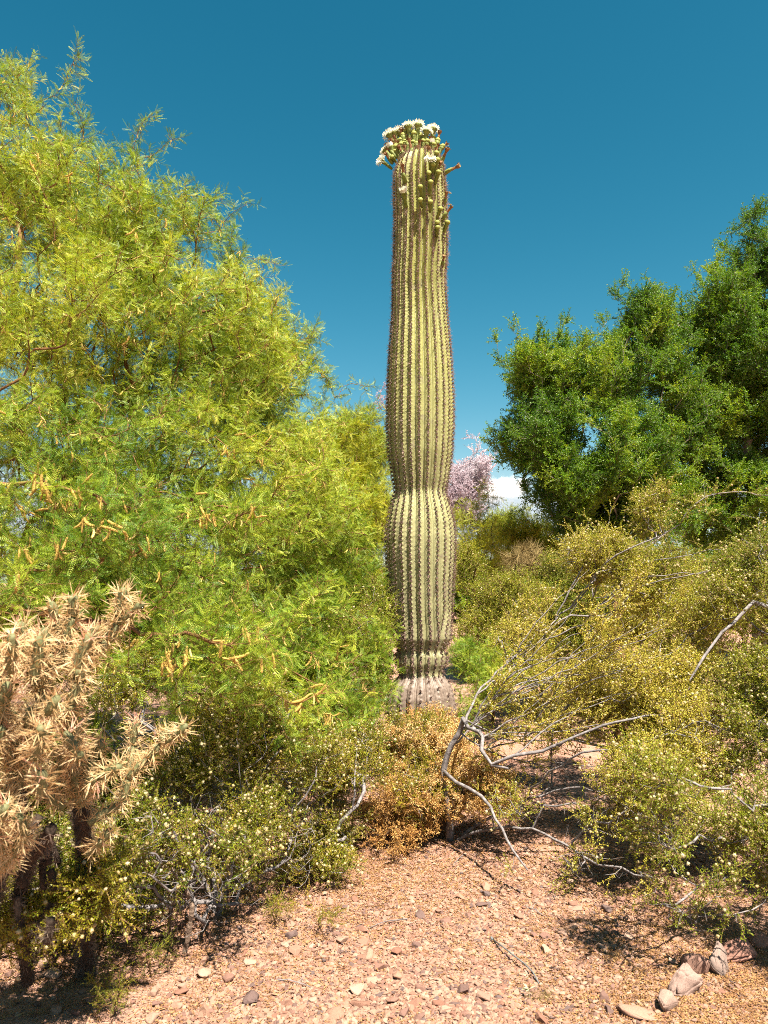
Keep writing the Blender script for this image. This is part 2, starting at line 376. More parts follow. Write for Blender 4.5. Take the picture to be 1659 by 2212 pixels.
# ------------------------------------------------------------------ woody growth
class Skel:
    def __init__(s, cap=40000):
        s.p = np.zeros((cap, 3)); s.par = np.full(cap, -1, int); s.D = np.zeros(cap); s.minr = np.zeros(cap); s.n = 0
    def add(s, p, par, minr=0.0):
        i = s.n; s.p[i] = p; s.par[i] = par
        s.D[i] = 0 if par < 0 else s.D[par] + np.linalg.norm(s.p[i]-s.p[par]); s.minr[i] = minr; s.n += 1; return i
    def limb(s, pts, par, r0, r1, seg=0.08, jit=0.008, rnd=None):
        """smooth limb through given points"""
        pts = [Vector(p) for p in pts]
        if par >= 0: pts = [Vector(s.p[par])] + pts
        else: par = s.add(pts[0], -1, r0)
        out = [par]; k = len(pts); total = sum((pts[i+1]-pts[i]).length for i in range(k-1)) or 1; run = 0
        for i in range(k-1):
            a, b = pts[i], pts[i+1]; a0 = pts[max(0, i-1)]; b1 = pts[min(k-1, i+2)]
            L = (b-a).length; m = max(1, int(L/seg))
            for j in range(1, m+1):
                t = j/m
                q = 0.5*((2*a) + (b-a0)*t + (2*a0-5*a+4*b-b1)*t*t + (-a0+3*a-3*b+b1)*t**3)
                if rnd and j < m: q = q + Vector([rnd.uniform(-jit, jit) for _ in range(3)])
                f = (run + L*t)/total
                out.append(s.add(q, out[-1], r0 + (r1-r0)*f))
            run += L
        return out
    def grow(s, targets, alpha, seg, jit, rng, curl=0.35, lock=0):
        targets = np.asarray(targets); root = s.p[0]
        order = np.argsort(np.linalg.norm(targets-root, axis=1) + rng.uniform(0, 0.4, len(targets)))
        for ti in order:
            t = targets[ti]; n = s.n
            if n > len(s.p)-60: break
            d = np.sqrt(((s.p[lock:n]-t)**2).sum(1)); k = int(np.argmin(d + alpha*s.D[lock:n])) + lock; dist = d[k-lock]
            if dist < 0.02: continue
            par = s.par[k]; a = s.p[k].copy(); pd = (a - s.p[par]) if par >= 0 else np.array([0, 0, 1.0])
            nl = np.linalg.norm(pd); pd = pd/nl if nl > 1e-6 else np.array([0, 0, 1.0])
            c = a + pd*dist*curl + rng.normal(0, 0.06, 3)*dist; m = max(1, int(round(dist/seg))); prev = k
            for j in range(1, m+1):
                u = j/m; q = a*(1-u)**2 + 2*c*u*(1-u) + t*u*u
                if j < m: q = q + rng.normal(0, jit, 3)
                prev = s.add(q, prev)
    def radii(s, r0, ex=2.4, cap=1.0):
        n = s.n; acc = np.zeros(n); r = np.zeros(n); s.kids = np.bincount(s.par[:n][s.par[:n] >= 0], minlength=n)
        for i in range(n-1, -1, -1):
            r[i] = max(r0, acc[i]**(1/ex)) if acc[i] > 0 else r0
            r[i] = min(r[i], cap)
            if s.par[i] >= 0: acc[s.par[i]] += r[i]**ex
        r = np.maximum(r, s.minr[:n]); s.r = r; return r
    def mesh(s, name, mat, base, rmin=0.0, upto=None, sides_hi=7):
        n = s.n; mb = MB(); children = [[] for _ in range(n)]
        for i in range(n):
            if s.par[i] >= 0: children[s.par[i]].append(i)
        done = np.zeros(n, bool); stack = [i for i in range(n) if s.par[i] < 0]; stack = [(-1, i) for i in stack]
        P_ = s.p; b = np.array(base)
        while stack:
            par, i = stack.pop()
            chain = [par, i] if par >= 0 else [i]
            while children[i]:
                cs = sorted(children[i], key=lambda c: -s.r[c]); 
                for c in cs[1:]: stack.append((i, c))
                i = cs[0]; chain.append(i)
            if len(chain) < 2: continue
            rr = [s.r[c] for c in chain]
            if par >= 0: rr[0] = min(rr[0], rr[1]*1.1)
            rr = [q*(1+0.22*noise.noise(Vector(P_[c]*14))) if q > 0.003 else q for q, c in zip(rr, chain)]
            if rr[-1] > 0: rr[-1] *= 0.7
            sd_ = 3 if rr[0] < 0.004 else (5 if rr[0] < 0.012 else sides_hi)
            mb.tube([P_[c]-b for c in chain], rr, sd_, 0, cap=rr[0] > 0.012)
        return mb.mesh(name, [mat], smooth=True)

def blobs_pts(blobs, n, rng, thr=-0.25, freq=1.6, power=0.45):
    """random points in ellipsoids (dx, dy, Y, rx px, rz px, ry m), thinned by noise so the mass keeps gaps"""
    B = []
    for dx, dy, Y, rx, rz, ry in blobs:
        c = P(dx, dy, Y); k = pxm(Y, c.z); B.append((np.array(c), np.array([rx*k, ry, rz*k])))
    vol = np.array([np.prod(b[1])**0.8 for b in B]); vol /= vol.sum(); out = []
    off = rng.uniform(0, 50, 3)
    while len(out) < n:
        b = B[rng.choice(len(B), p=vol)]; d = rng.normal(size=3); d /= np.linalg.norm(d)
        p = b[0] + d*b[1]*rng.random()**power
        if p[2] < 0.06: continue
        q = p*freq + off
        if noise.noise(q) + 0.5*noise.noise(q*2.3) > thr: out.append(p)
    return np.array(out)

PLANTS = {}
def plant(name, label, cat, group, root, blobs, n, sprig, seed, extra=(), limbs=(), limb_r=(), alpha=0.3, seg=0.12, jit=0.012, r0=0.0017, rcap=0.09,
          bark='twig_mesq', per=2.0, sc=(0.9, 1.4), thr=-0.25, freq=1.6, leaf_r=0.006, updir=0.2, tintf=0.8, wood='trunk', leaf='crown', sag=0.0,
          balls=0, ex=2.4, tint0=0.5, lock=False, leafmin=0.0, leafthr=-9.0, tvar=0.75, lowbare=0.0, whisk=0.0):
    rng = np.random.default_rng(seed); rnd = random.Random(seed)
    root = Vector(root); s = Skel(60000); r_id = s.add(root - Vector((0, 0, 0.06)), -1)
    for i, lb in enumerate(limbs):
        rr = limb_r[i] if i < len(limb_r) else (0.03, 0.01)
        start = r_id
        pts = [Vector(q) for q in lb]
        if len(rr) > 2:      # joins an earlier limb at the node nearest its first point
            d = np.linalg.norm(s.p[:s.n]-np.array(pts[0]), axis=1); start = int(np.argmin(d)); pts = pts[1:]
        s.limb(pts, start, rr[0], rr[1], rnd=rnd, jit=0.015)
    T = blobs_pts(blobs, n, rng, thr, freq)
    if len(extra): T = np.concatenate([T, np.array([tuple(e) for e in extra])])
    if whisk:
        c0 = T.mean(0); k_ = int(n*whisk); q = blobs_pts(blobs, k_, rng, -9, freq, 0.02)
        o_ = q - c0; o_ /= np.linalg.norm(o_, axis=1, keepdims=True); q = q + (o_*0.6 + np.array([0, 0, 0.5]))*rng.uniform(0.05, 0.38, (k_, 1)); T = np.concatenate([T, q])
    s.grow(T, alpha, seg, jit, rng)
    s.radii(r0, ex, rcap)
    print('PLANT', name, seed, s.n)
    e = link(name, None, None, label, cat, group, loc=root)
    e.empty_display_size = 0.2
    link(wood, s.mesh(name+'_'+wood, M[bark], root), e)
    # leaf sprays on the thin ends
    N_ = s.n; thin = np.where((s.r < leaf_r) & (s.p[:N_, 2] > leafmin))[0]; thin = thin[s.par[thin] >= 0]
    lo = rng.uniform(0, 50, 3)
    msk = np.array([1.0 if noise.noise(Vector(s.p[q]*3.4 + lo)) + 0.4*noise.noise(Vector(s.p[q]*6 + lo)) > leafthr else 0.15 for q in thin])
    if lowbare: msk = msk*np.where(s.p[thin, 2] < lowbare, 0.22, 1.0)
    cnt = rng.poisson(per*msk); ids = np.repeat(thin, cnt)
    pd = s.p[ids]-s.p[s.par[ids]]; pd /= np.maximum(np.linalg.norm(pd, axis=1, keepdims=True), 1e-6)
    pts = s.p[ids] - pd*rng.uniform(0, seg, (len(ids), 1))
    dirs = pd*0.8 + rng.normal(0, 0.55, (len(ids), 3)) + np.array([0, 0, updir])
    off = rng.uniform(0, 50, 3)
    tn = np.array([noise.noise(Vector(q)*tintf+Vector(off)) for q in pts])
    tint = tint0 + tvar*tn + rng.normal(0, 0.17, len(ids))
    scatter(leaf, PG[sprig], pts, dirs, rng.uniform(sc[0], sc[1], len(ids)), tint, rng, e, base=root)
    if balls:
        clump = np.array([noise.noise(Vector(q)*2.2+Vector(off)) for q in pts]) + rng.normal(0, 0.25, len(pts))
        o = np.argsort(-clump)[:int(balls*1.8)]; o = rng.choice(o, min(balls, len(o)), replace=False)
        bp = pts[o] + dirs[o]/np.linalg.norm(dirs[o], axis=1, keepdims=True)*rng.uniform(0.02, 0.15, (len(o), 1))
        scatter('seed_heads', PG['ball'], bp, rng.normal(size=(len(bp), 3)), rng.uniform(0.85, 1.5, len(bp)), rng.uniform(0.1, 1, len(bp)), rng, e, base=root)
    PLANTS[name+str(seed)] = (s, pts, e, rng, ids)
    return e, s, pts

# ------------------------------------------------------------------ ground
def axis(fine, lo, hi, far):
    a = list(np.arange(lo, hi+1e-6, fine)); st = fine; x = hi
    while x < far: st *= 1.35; x += st; a.append(x)
    st = fine; x = lo
    while x > -far: st *= 1.35; x -= st; a.insert(0, x)
    return a
xs = axis(0.07, -5, 5, 700); ys = axis(0.07, 1.5, 14, 900)
gv = [(x, y, gz(x, y)) for y in ys for x in xs]; nx = len(xs)
gf = [(j*nx+i, j*nx+i+1, (j+1)*nx+i+1, (j+1)*nx+i) for j in range(len(ys)-1) for i in range(nx-1)]
gm = bpy.data.meshes.new('ground'); gm.from_pydata(gv, [], gf); gm.materials.append(M['ground'])
gm.polygons.foreach_set('use_smooth', [True]*len(gf))
link('ground', gm, kind='structure')

def stone_mesh(seed, n=16, flat=0.7):
    r = random.Random(seed); bm = bmesh.new()
    for i in range(n):
        v = rv(r); bm.verts.new((v.x*r.uniform(0.75, 1), v.y*r.uniform(0.6, 0.85), v.z*flat*r.uniform(0.8, 1)))
    h = bmesh.ops.convex_hull(bm, input=bm.verts[:])
    bmesh.ops.delete(bm, geom=[g for g in h['geom_interior'] if isinstance(g, bmesh.types.BMVert)], context='VERTS')
    bmesh.ops.dissolve_limit(bm, angle_limit=0.25, verts=bm.verts[:], edges=bm.edges[:])
    bmesh.ops.bevel(bm, geom=bm.edges[:], offset=0.07, segments=1, affect='EDGES', clamp_overlap=True)
    me = bpy.data.meshes.new('stone'); bm.to_mesh(me); bm.free(); me.materials.append(M['rock']); return me
def rock_mesh(seed, flat=0.75, n=13):
    r = random.Random(seed); bm = bmesh.new()
    for i in range(n):
        v = rv(r); bm.verts.new((v.x, v.y*r.uniform(0.7, 1), v.z*flat))
    h = bmesh.ops.convex_hull(bm, input=bm.verts[:])
    bmesh.ops.delete(bm, geom=[g for g in h['geom_interior'] if isinstance(g, bmesh.types.BMVert)], context='VERTS')
    bmesh.ops.dissolve_limit(bm, angle_limit=0.2, verts=bm.verts[:], edges=bm.edges[:])
    bmesh.ops.bevel(bm, geom=bm.edges[:], offset=0.09, segments=2, affect='EDGES', clamp_overlap=True)
    bmesh.ops.triangulate(bm, faces=bm.faces[:])
    bmesh.ops.subdivide_edges(bm, edges=bm.edges[:], cuts=2, use_grid_fill=True)
    o = Vector((seed*3.1, 0, 0))
    for v in bm.verts:
        v.co += v.co.normalized()*(0.10*noise.noise(v.co*2+o) + 0.05*noise.noise(v.co*6+o) + 0.02*noise.noise(v.co*15+o))
    for f in bm.faces: f.smooth = True
    me = bpy.data.meshes.new('rock'); bm.to_mesh(me); bm.free(); me.materials.append(M['rock']); return me
STONES = [stone_mesh(200+i, 12+i % 5, 0.55+0.05*(i % 5)) for i in range(12)]
PG['pebble'] = proto_group('pebble', STONES)

# hand-placed rocks: dx, dy of the foot, half width px, height factor, rotation, label
RK = [
 (1604, 2082, 36, 0.95, 0.3, 'reddish boulder lying in leaf shade, between the upright stone and the picture edge'),
 (1651, 2050, 26, 0.9, 1.2, 'rust pink rock at the far end of the row beside the bush shadow'),
 (1561, 2108, 28, 1.6, 0.8, 'upright grey rounded stone standing in the row of rocks'),
 (1512, 2112, 34, 1.15, 2.0, 'brown rock wedged behind the large mottled rock of the row'),
 (1488, 2152, 48, 0.85, 0.2, 'large mottled pink and grey rock, biggest of the row, dappled with leaf shade'),
 (1447, 2190, 26, 1.25, 1.0, 'pale angular stone standing before the large mottled rock'),
 (1385, 2208, 52, 0.30, 0.0, 'broad flat pink slab half buried at the near end of the rock row'),
 (1291, 2130, 17, 0.9, 0.4, 'light grey blocky stone alone on the gravel beside the straw tuft'),
 (1236, 2120, 14, 0.6, 0.4, 'small tan stone left of the light grey blocky stone'),
 (1252, 2098, 15, 0.7, 1.4, 'cream stone lying right of the irrigation tube end'),
 (1262, 2020, 17, 0.65, 1.1, 'bright cream stone at the edge of the right bush shadow'),
 (1246, 1972, 20, 0.5, 0.1, 'long flat cream stone just inside the right bush shadow'),
 (825, 2100, 20, 1.0, 0.5, 'pale square stone left of centre on the open gravel'),
 (858, 2120, 17, 0.9, 1.5, 'dark purplish stone beside the pale square stone'),
 (785, 2045, 19, 0.7, 0.2, 'whitish stone at the left rim of the gravel patch'),
 (740, 2040, 20, 0.6, 0.9, 'pink tan flat stone beside the whitish stone at the rim'),
 (628, 2030, 17, 0.95, 0.7, 'round pinkish stone below the left creosote bush'),
 (615, 2048, 15, 0.7, 2.2, 'light stone touching the round pinkish stone'),
 (392, 2154, 22, 0.5, 0.1, 'flat grey rock with a sunlit top lying in the left shade'),
 (440, 2115, 25, 0.55, 0.8, 'wide tan rock under the left creosote bush'),
 (540, 2172, 25, 0.8, 1.2, 'brown pyramid shaped stone at the bottom left of the gravel'),
 (618, 2178, 19, 0.75, 0.4, 'tan upright stone right of the brown pyramid shaped stone'),
 (775, 2180, 24, 0.45, 0.1, 'flat pink slab with a shaded front near the bottom edge'),
 (720, 2206, 32, 0.35, 0.2, 'long flat tan stone cut by the bottom edge'),
 (340, 2178, 17, 0.8, 0.6, 'reddish stone in the left shade near the flat grey rock'),
 (537, 2088, 18, 0.6, 0.2, 'rust coloured stone at the shaded foot of the creosote bush'),
 (112, 2115, 24, 0.7, 0.3, 'light grey slanted stone in deep shade beside the cholla trunk'),
 (85, 2095, 24, 0.75, 2.0, 'dark round stone in deep shade left of the cholla trunk'),
 (455, 1968, 12, 0.7, 2.0, 'small pink stone deep under the left creosote bush'),
 (963, 1998, 16, 0.7, 0.7, 'pink stone in the middle of the pale gravel patch'),
 (870, 1980, 15, 0.6, 0.7, 'light oval stone near the top of the pale gravel patch'),
 (963, 2192, 22, 0.5, 0.4, 'pale flat stone at the bottom centre of the gravel'),
 (1160, 2160, 12, 0.8, 0.4, 'small brown stone at the foot of the straw tuft'),
 (1105, 2082, 11, 0.7, 1.4, 'dull brown pebble left of the irrigation tube'),
]
RKC = [(0.42, 0.22, 0.165), (0.46, 0.24, 0.17), (0.36, 0.26, 0.215), (0.38, 0.22, 0.165), (0.40, 0.27, 0.22), (0.46, 0.31, 0.245), (0.48, 0.28, 0.20)]
rr_ = random.Random(77); used = []
for i, (dx, dy, hw, hf, rz, lab) in enumerate(RK):
    g = G(dx, dy); r = hw*pxm(g.y, 0); r *= 1.0 if i == 6 else (1.25 if i < 6 else 1.1); big = hw > 22
    me = rock_mesh(300+i) if big else STONES[i % 12]
    o = link('rock' if big else 'stone', me, None, lab, 'rock' if big else 'stone', None)
    
    if i < 7: me.materials[0] = rock_mat('boulder_%d' % i, [(0.0, RKC[i]), (1.0, RKC[i])])
    o.location = (g.x, g.y + r*0.5, g.z + r*hf*0.32); o.scale = (r, r*0.85, r*hf); o.rotation_euler = (rr_.uniform(-0.15, 0.15), rr_.uniform(-0.15, 0.15), rz)
    used.append((g.x, g.y, r))
# loose stones one could count, largest ones first
rng = np.random.default_rng(12); k = 0; tries = 0
while k < 260 and tries < 20000:
    tries += 1
    dx = rng.uniform(0, 1659); dy = 2212 - 320*rng.random()**1.15
    if dy < 1890 + 0.0002*(dx-950)**2*0.6: continue
    dens = 0.35 + 0.65*math.exp(-((dx-980)/330)**2) + (0.3 if dx < 700 else 0)
    if rng.random() > dens: continue
    g = G(dx, dy); r = 0.012 + 0.032*rng.random()**2.0
    if any((g.x-a)**2+(g.y-b)**2 < (c+r)**2*0.8 for a, b, c in used): continue
    used.append((g.x, g.y, r)); k += 1
    shade = dx < 560 or (dy < 1960 and dx > 1050)
    o = link('stone', STONES[int(rng.integers(12))], None,
             'small pinkish stone half sunk in the shaded ground under the bushes' if shade else 'small pinkish tan stone lying on the sunlit gravel patch',
             'stone', 'loose stones in the shade of the bushes' if shade else 'loose stones on the open gravel')
    o.location = (g.x, g.y, g.z + r*0.25); o.scale = (r*rng.uniform(0.9, 1.3), r, r*rng.uniform(0.7, 1.05)); o.rotation_euler = (rng.uniform(-0.4, 0.4), rng.uniform(-0.4, 0.4), rng.uniform(0, 6.28))
# gravel (uncountable)
def gravel(name, n, y0, y1, smin, smax, pw, seed, patch):
    rng = np.random.default_rng(seed); pts = []; sc = []
    while len(pts) < n:
        m = 4000; y = y0 + (y1-y0)*rng.random(m)**1.5; x = rng.uniform(-1, 1, m)*(0.62*y+0.3)
        nn = rng.random(m)
        for a, b, c in zip(x, y, nn):
            e = noise.noise((a*1.3, b*1.3, 2.0)) 
            u = a - 0.15*(b-3) - 0.35
            d = 0.10 + (0.85*math.exp(-(u/0.7)**2)*(0.35 if b < 2.75 else 1) if patch else 0.3) + 0.75*e + 0.35*noise.noise((a*4, b*4, 5.0))
            if c < d: pts.append((a, b, gz(a, b)))
    pts = np.array(pts[:n]); s = smin + (smax-smin)*rng.random(n)**pw
    pts[:, 2] += s*0.15
    scl = np.stack([s*rng.uniform(0.9, 1.3, n), s, s*rng.uniform(0.6, 1.0, n)], 1)
    eul = np.stack([rng.uniform(-0.5, 0.5, n), rng.uniform(-0.5, 0.5, n), rng.uniform(0, 6.28, n)], 1)
    scatter(name, PG['pebble'], pts, np.ones((n, 3)), scl, rng.random(n), rng, eul=eul, label='pinkish gravel spread over the desert ground', cat='gravel')
gravel('gravel', 85000, 2.3, 7.0, 0.0050, 0.020, 2.8, 3, True)
gravel('gravel', 38000, 2.2, 5.5, 0.0028, 0.007, 1.5, 4, False)
gravel('gravel', 9000, 6.0, 16.0, 0.006, 0.022, 2.0, 5, False)

# leaf litter
def litter():
    rng = np.random.default_rng(8); r = random.Random(3); ms = []
    m = leaf_mat('litter', [(0.0, (0.13, 0.06, 0.03)), (0.4, (0.34, 0.16, 0.06)), (1.0, (0.55, 0.33, 0.13))], 0.15, 0.8)
    for i in range(4):
        mb = MB()
        for k in range(16):
            p = Vector((r.uniform(-0.04, 0.04), r.uniform(-0.04, 0.04), r.uniform(0, 0.004)))
            kite(mb, p, Vector((r.uniform(-1, 1), r.uniform(-1, 1), r.uniform(-0.1, 0.3))), Vector((0, 0, 1)) + rv(r)*0.4, r.uniform(0.005, 0.012), 0.0035)
        for k in range(1):
            a = r.uniform(0, 6.28); d = Vector((math.cos(a), math.sin(a), 0.05))*0.4; p = Vector((r.uniform(-0.03, 0.03), r.uniform(-0.03, 0.03), 0.003))
            mb.tube([p, p+d*0.03+rv(r)*0.004, p+d*0.06], [0.0008, 0.0008, 0.0005], 3, 0, False)
        ms.append(mb.mesh('litter', [m]))
    pg = proto_group('litter', ms); pts = []
    cs = [(P(960, 1800, 4.9), 1.0), (P(500, 1950, 3.9), 1.2), (P(190, 2090, 3.2), 1.0), (P(1450, 1900, 4.0), 1.1), (P(1400, 2100, 3.2), 0.8), (P(800, 1900, 4.3), 0.8), (P(1600, 2150, 2.9), 0.7)]
    for i in range(9000):
        c, s = cs[rng.integers(len(cs))]; x = c.x + rng.normal(0, s*0.55); y = c.y + rng.normal(0, s*0.55)
        if y < 2.0: continue
        pts.append((x, y, gz(x, y)+0.004))
    for i in range(900):
        y = 2.3+5*rng.random(); x = rng.uniform(-1, 1)*0.6*y; pts.append((x, y, gz(x, y)+0.004))
    n = len(pts); eul = np.stack([np.zeros(n), np.zeros(n), rng.uniform(0, 6.28, n)], 1)
    scatter('leaf_litter', pg, pts, np.ones((n, 3)), rng.uniform(0.7, 1.5, n), rng.uniform(0, 1, n), rng, eul=eul, label='dry golden leaf litter scattered under the shrubs', cat='leaf litter')
litter()

# ------------------------------------------------------------------ saguaro
SY = 6.5
EDGE = [(330, 893, 925), (334, 882, 936), (342, 867, 949), (358, 857, 957), (380, 851, 960), (400, 850, 962), (480, 852, 966), (560, 850, 965), (600, 848, 962), (620, 848, 962), (680, 847, 966),
        (740, 842, 972), (800, 838, 977), (860, 836, 980), (920, 835, 980), (980, 838, 977), (1015, 845, 972), (1038, 848, 969), (1052, 851, 965), (1062, 852, 963), (1078, 847, 967), (1100, 841, 974),
        (1130, 835, 981), (1160, 832, 984), (1200, 833, 983), (1250, 837, 980), (1300, 841, 977), (1340, 846, 976), (1378, 848, 976), (1394, 855, 967), (1405, 859, 961), (1414, 854, 967),
        (1430, 854, 966), (1447, 862, 958), (1455, 863, 957), (1462, 857, 963), (1478, 843, 976), (1500, 835, 985), (1530, 832, 988), (1580, 836, 986), (1640, 838, 984), (1690, 838, 986)]
prof = []
for dy, l, r_ in EDGE:
    c = P((l+r_)/2, dy, SY); kx = pxm(SY, c.z); prof.append((c.z, c.x, (r_-l)/2*kx/1.065))
prof.sort()
PZ = np.array([p[0] for p in prof]); PX = np.array([p[1] for p in prof]); PR = np.array([p[2] for p in prof])
def smooth_prof(z):
    zz = np.array([z-0.012, z-0.006, z, z+0.006, z+0.012]); w_ = np.array([1, 2, 3, 2, 1])/9
    return float((np.interp(zz, PZ, PX)*w_).sum()), float((np.interp(zz, PZ, PR)*w_).sum())
Z = lambda dy: P(908, dy, SY).z
NR = 24
def saguaro():
    base = Vector((P(908, 1690, SY).x, SY, gz(P(908, 1690, SY).x, SY)))
    root = link('saguaro_cactus', None, None, 'tall single column saguaro with a crown of white blossoms rising behind the dry shrub', 'cactus', loc=base)
    m, t, o = newmat('saguaro_skin')
    tc = N(t, 'ShaderNodeTexCoord'); at = N(t, 'ShaderNodeAttribute', attribute_name='cork'); av = N(t, 'ShaderNodeAttribute', attribute_name='valley')
    az = N(t, 'ShaderNodeAttribute', attribute_name='hh')
    nz = N(t, 'ShaderNodeTexNoise', Scale=5, Detail=6, Roughness=0.6); t.links.new(tc.outputs['Object'], nz.inputs['Vector'])
    hr = ramp(t, [(0.0, (0.40, 0.37, 0.20)), (0.35, (0.42, 0.40, 0.18)), (0.6, (0.39, 0.385, 0.115)), (1.0, (0.38, 0.385, 0.09))], az.outputs['Fac'], k=AF)
    r = ramp(t, [(0.3, (0.84, 0.86, 0.8)), (0.55, (1, 1, 1)), (0.75, (1.12, 1.08, 1.15))], nz.outputs['Fac'])
    m1 = N(t, 'ShaderNodeMix', data_type='RGBA', blend_type='MULTIPLY'); m1.inputs['Factor'].default_value = 1
    t.links.new(hr.outputs[0], m1.inputs['A']); t.links.new(r.outputs[0], m1.inputs['B'])
    nz2 = N(t, 'ShaderNodeTexNoise', Scale=38, Detail=6, Roughness=0.7); t.links.new(tc.outputs['Object'], nz2.inputs['Vector'])
    cr = ramp(t, [(0.3, (0.12, 0.08, 0.06)), (0.5, (0.25, 0.185, 0.14)), (0.72, (0.36, 0.28, 0.22))], nz2.outputs['Fac'], k=AF)
    nz3 = N(t, 'ShaderNodeTexNoise', Scale=6.5, Detail=5, Roughness=0.62); t.links.new(tc.outputs['Object'], nz3.inputs['Vector'])
    sr = ramp(t, [(0.60, (0, 0, 0)), (0.68, (0.55, 0.55, 0.55))], nz3.outputs['Fac'])
    mxm = N(t, 'ShaderNodeMath', operation='MAXIMUM'); t.links.new(at.outputs['Fac'], mxm.inputs[0]); t.links.new(sr.outputs[0], mxm.inputs[1])
    m2 = N(t, 'ShaderNodeMix', data_type='RGBA'); t.links.new(mxm.outputs[0], m2.inputs['Factor'])
    t.links.new(m1.outputs['Result'], m2.inputs['A']); t.links.new(cr.outputs[0], m2.inputs['B'])
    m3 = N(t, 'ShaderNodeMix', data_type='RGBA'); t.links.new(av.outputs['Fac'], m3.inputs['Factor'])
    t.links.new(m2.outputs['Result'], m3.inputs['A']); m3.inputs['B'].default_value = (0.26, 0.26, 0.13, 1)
    b = N(t, 'ShaderNodeBsdfPrincipled', **{'Roughness': 0.55, 'Specular IOR Level': 0.35})
    t.links.new(m3.outputs['Result'], b.inputs['Base Color'])
    bp = N(t, 'ShaderNodeBump', Strength=0.25, Distance=0.006); t.links.new(nz2.outputs['Fac'], bp.inputs['Height'])
    t.links.new(bp.outputs[0], b.inputs['Normal']); t.links.new(b.outputs[0], o.inputs[0])
    ztop = PZ[-1] + 0.02; zs = list(np.arange(-0.1, PZ[-1]-0.06, 0.0095)) + list(PZ[-1] - 0.06 + 0.08*(1-(1-np.linspace(0, 1, 14))**2))
    MV = 12; rg = random.Random(9)
    ph0 = -math.pi/2 - 0.07
    wob = [rg.uniform(0, 10) for _ in range(NR)]
    zend1, zend2 = Z(1352), Z(1352)
    def ribs(z):
        W = []; A = []
        for i in range(NR):
            f = 1.0
            if i in (3, NR-3, 8, 17): f = min(1, max(0.0, (z - (Z(1370 if i in (3, NR-3) else 1300)))/0.22))
            f = f*f*(3-2*f)
            W.append(0.12+0.88*f); A.append(f)
            W[-1] *= 1 + 0.10*noise.noise((wob[i], z*0.8, 0))
        tot = sum(W); st = []; a = 0
        # keep the front rib at ph0
        cs = np.cumsum([0]+W)/tot*2*math.pi
        mid0 = (cs[0]+cs[1])/2
        return cs - mid0 + ph0, A
    depth_dy = [(318, 0.02), (335, 0.10), (380, 0.16), (620, 0.19), (700, 0.11), (860, 0.085), (1000, 0.10), (1040, 0.18), (1060, 0.20), (1075, 0.12), (1110, 0.065), (1180, 0.06), (1300, 0.09), (1380, 0.14), (1430, 0.14), (1456, 0.10), (1500, 0.09), (1700, 0.06)]
    DZ = np.array([Z(a) for a, b_ in depth_dy])[::-1]; DD = np.array([b_ for a, b_ in depth_dy])[::-1]
    zt = np.arange(-0.2, 6.5, 0.01); PHT = np.cumsum(2*math.pi*0.01/np.interp(zt, [0, 2.0, 4.5, 6], [0.040, 0.037, 0.030, 0.027]))
    phase = lambda z: float(np.interp(z, zt, PHT))
    V = []; CK = []; VL = []; HH = []; areo = []
    for z in zs:
        cx, R = smooth_prof(min(z, PZ[-1]))
        if z > PZ[-1]-0.03: R *= max(0.02, math.sqrt(max(0, 1-((z-(PZ[-1]-0.03))/0.052)**2)))
        cs, A = ribs(z); dep = 0.85*float(np.interp(z, DZ, DD))
        woody = min(1, max(0, (Z(1455)-z)/0.02))
        for i in range(NR):
            for k_ in range(MV):
                f = (k_)/MV; ang = cs[i] + (cs[i+1]-cs[i])*f; ph = (f-0.5)*2*math.pi
                wf = min(0.8, max(0.25, (Z(560)-z)/1.2)); s_ = (1-wf)*abs(math.sin(ph/2))**1.15 + wf*math.exp(-((math.pi-abs(ph))/0.55)**2)
                tub = 0.009*math.exp(-(ph/0.85)**2)*(0.5+0.5*math.cos(phase(z) + i*1.7))*A[i]/0.22
                r2 = R*(1.0 + 0.02 - dep*A[i]*s_ - dep*(1-A[i])*0.8) + tub*R
                r2 *= 1 + 0.012*noise.noise((math.cos(ang)*2, math.sin(ang)*2, z*2.2)) + woody*0.05*noise.noise((math.cos(ang)*6, math.sin(ang)*6, z*9))
                V.append((cx + r2*math.cos(ang) - base.x, r2*math.sin(ang), z - base.z))
                ck = woody
                nn_ = noise.noise((i*3.3, z*7, 0.0))
                for zc, hw, amt in ((Z(1365), 0.10, 0.9), (Z(1422), 0.035, 1.0)):
                    ck = max(ck, amt*max(0, 1-abs(z-zc)/hw)*max(0, 1-abs(ph)/(1.4+0.9*nn_))*1.6)
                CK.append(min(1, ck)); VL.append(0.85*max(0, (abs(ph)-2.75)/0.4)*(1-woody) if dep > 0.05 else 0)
                HH.append((z-0.6)/4.8)
    nr = NR*MV; Fc = []
    for j in range(len(zs)-1):
        for i in range(nr):
            a = j*nr+i; b_ = j*nr+(i+1) % nr; Fc.append((a, b_, b_+nr, a+nr))
    Fc.append(tuple((len(zs)-1)*nr+i for i in range(nr)))
    me = bpy.data.meshes.new('stem'); me.from_pydata(V, [], Fc); me.materials.append(m)
    me.polygons.foreach_set('use_smooth', [True]*len(Fc))
    for nm, dt in (('cork', CK), ('valley', VL), ('hh', HH)):
        a = me.attributes.new(nm, 'FLOAT', 'POINT'); a.data.foreach_set('value', np.array(dt, 'f'))
    link('stem', me, root)
    # spine clusters on every rib crest
    sm = leaf_mat('saguaro_spine', [(0.0, (0.16, 0.09, 0.07)), (0.5, (0.42, 0.28, 0.22)), (1.0, (0.75, 0.60, 0.48))], 0.1, 0.6)
    pm = solid_mat('areole_felt', (0.10, 0.062, 0.052), (0.36, 0.25, 0.21), 300, 0.95)
    ms = []
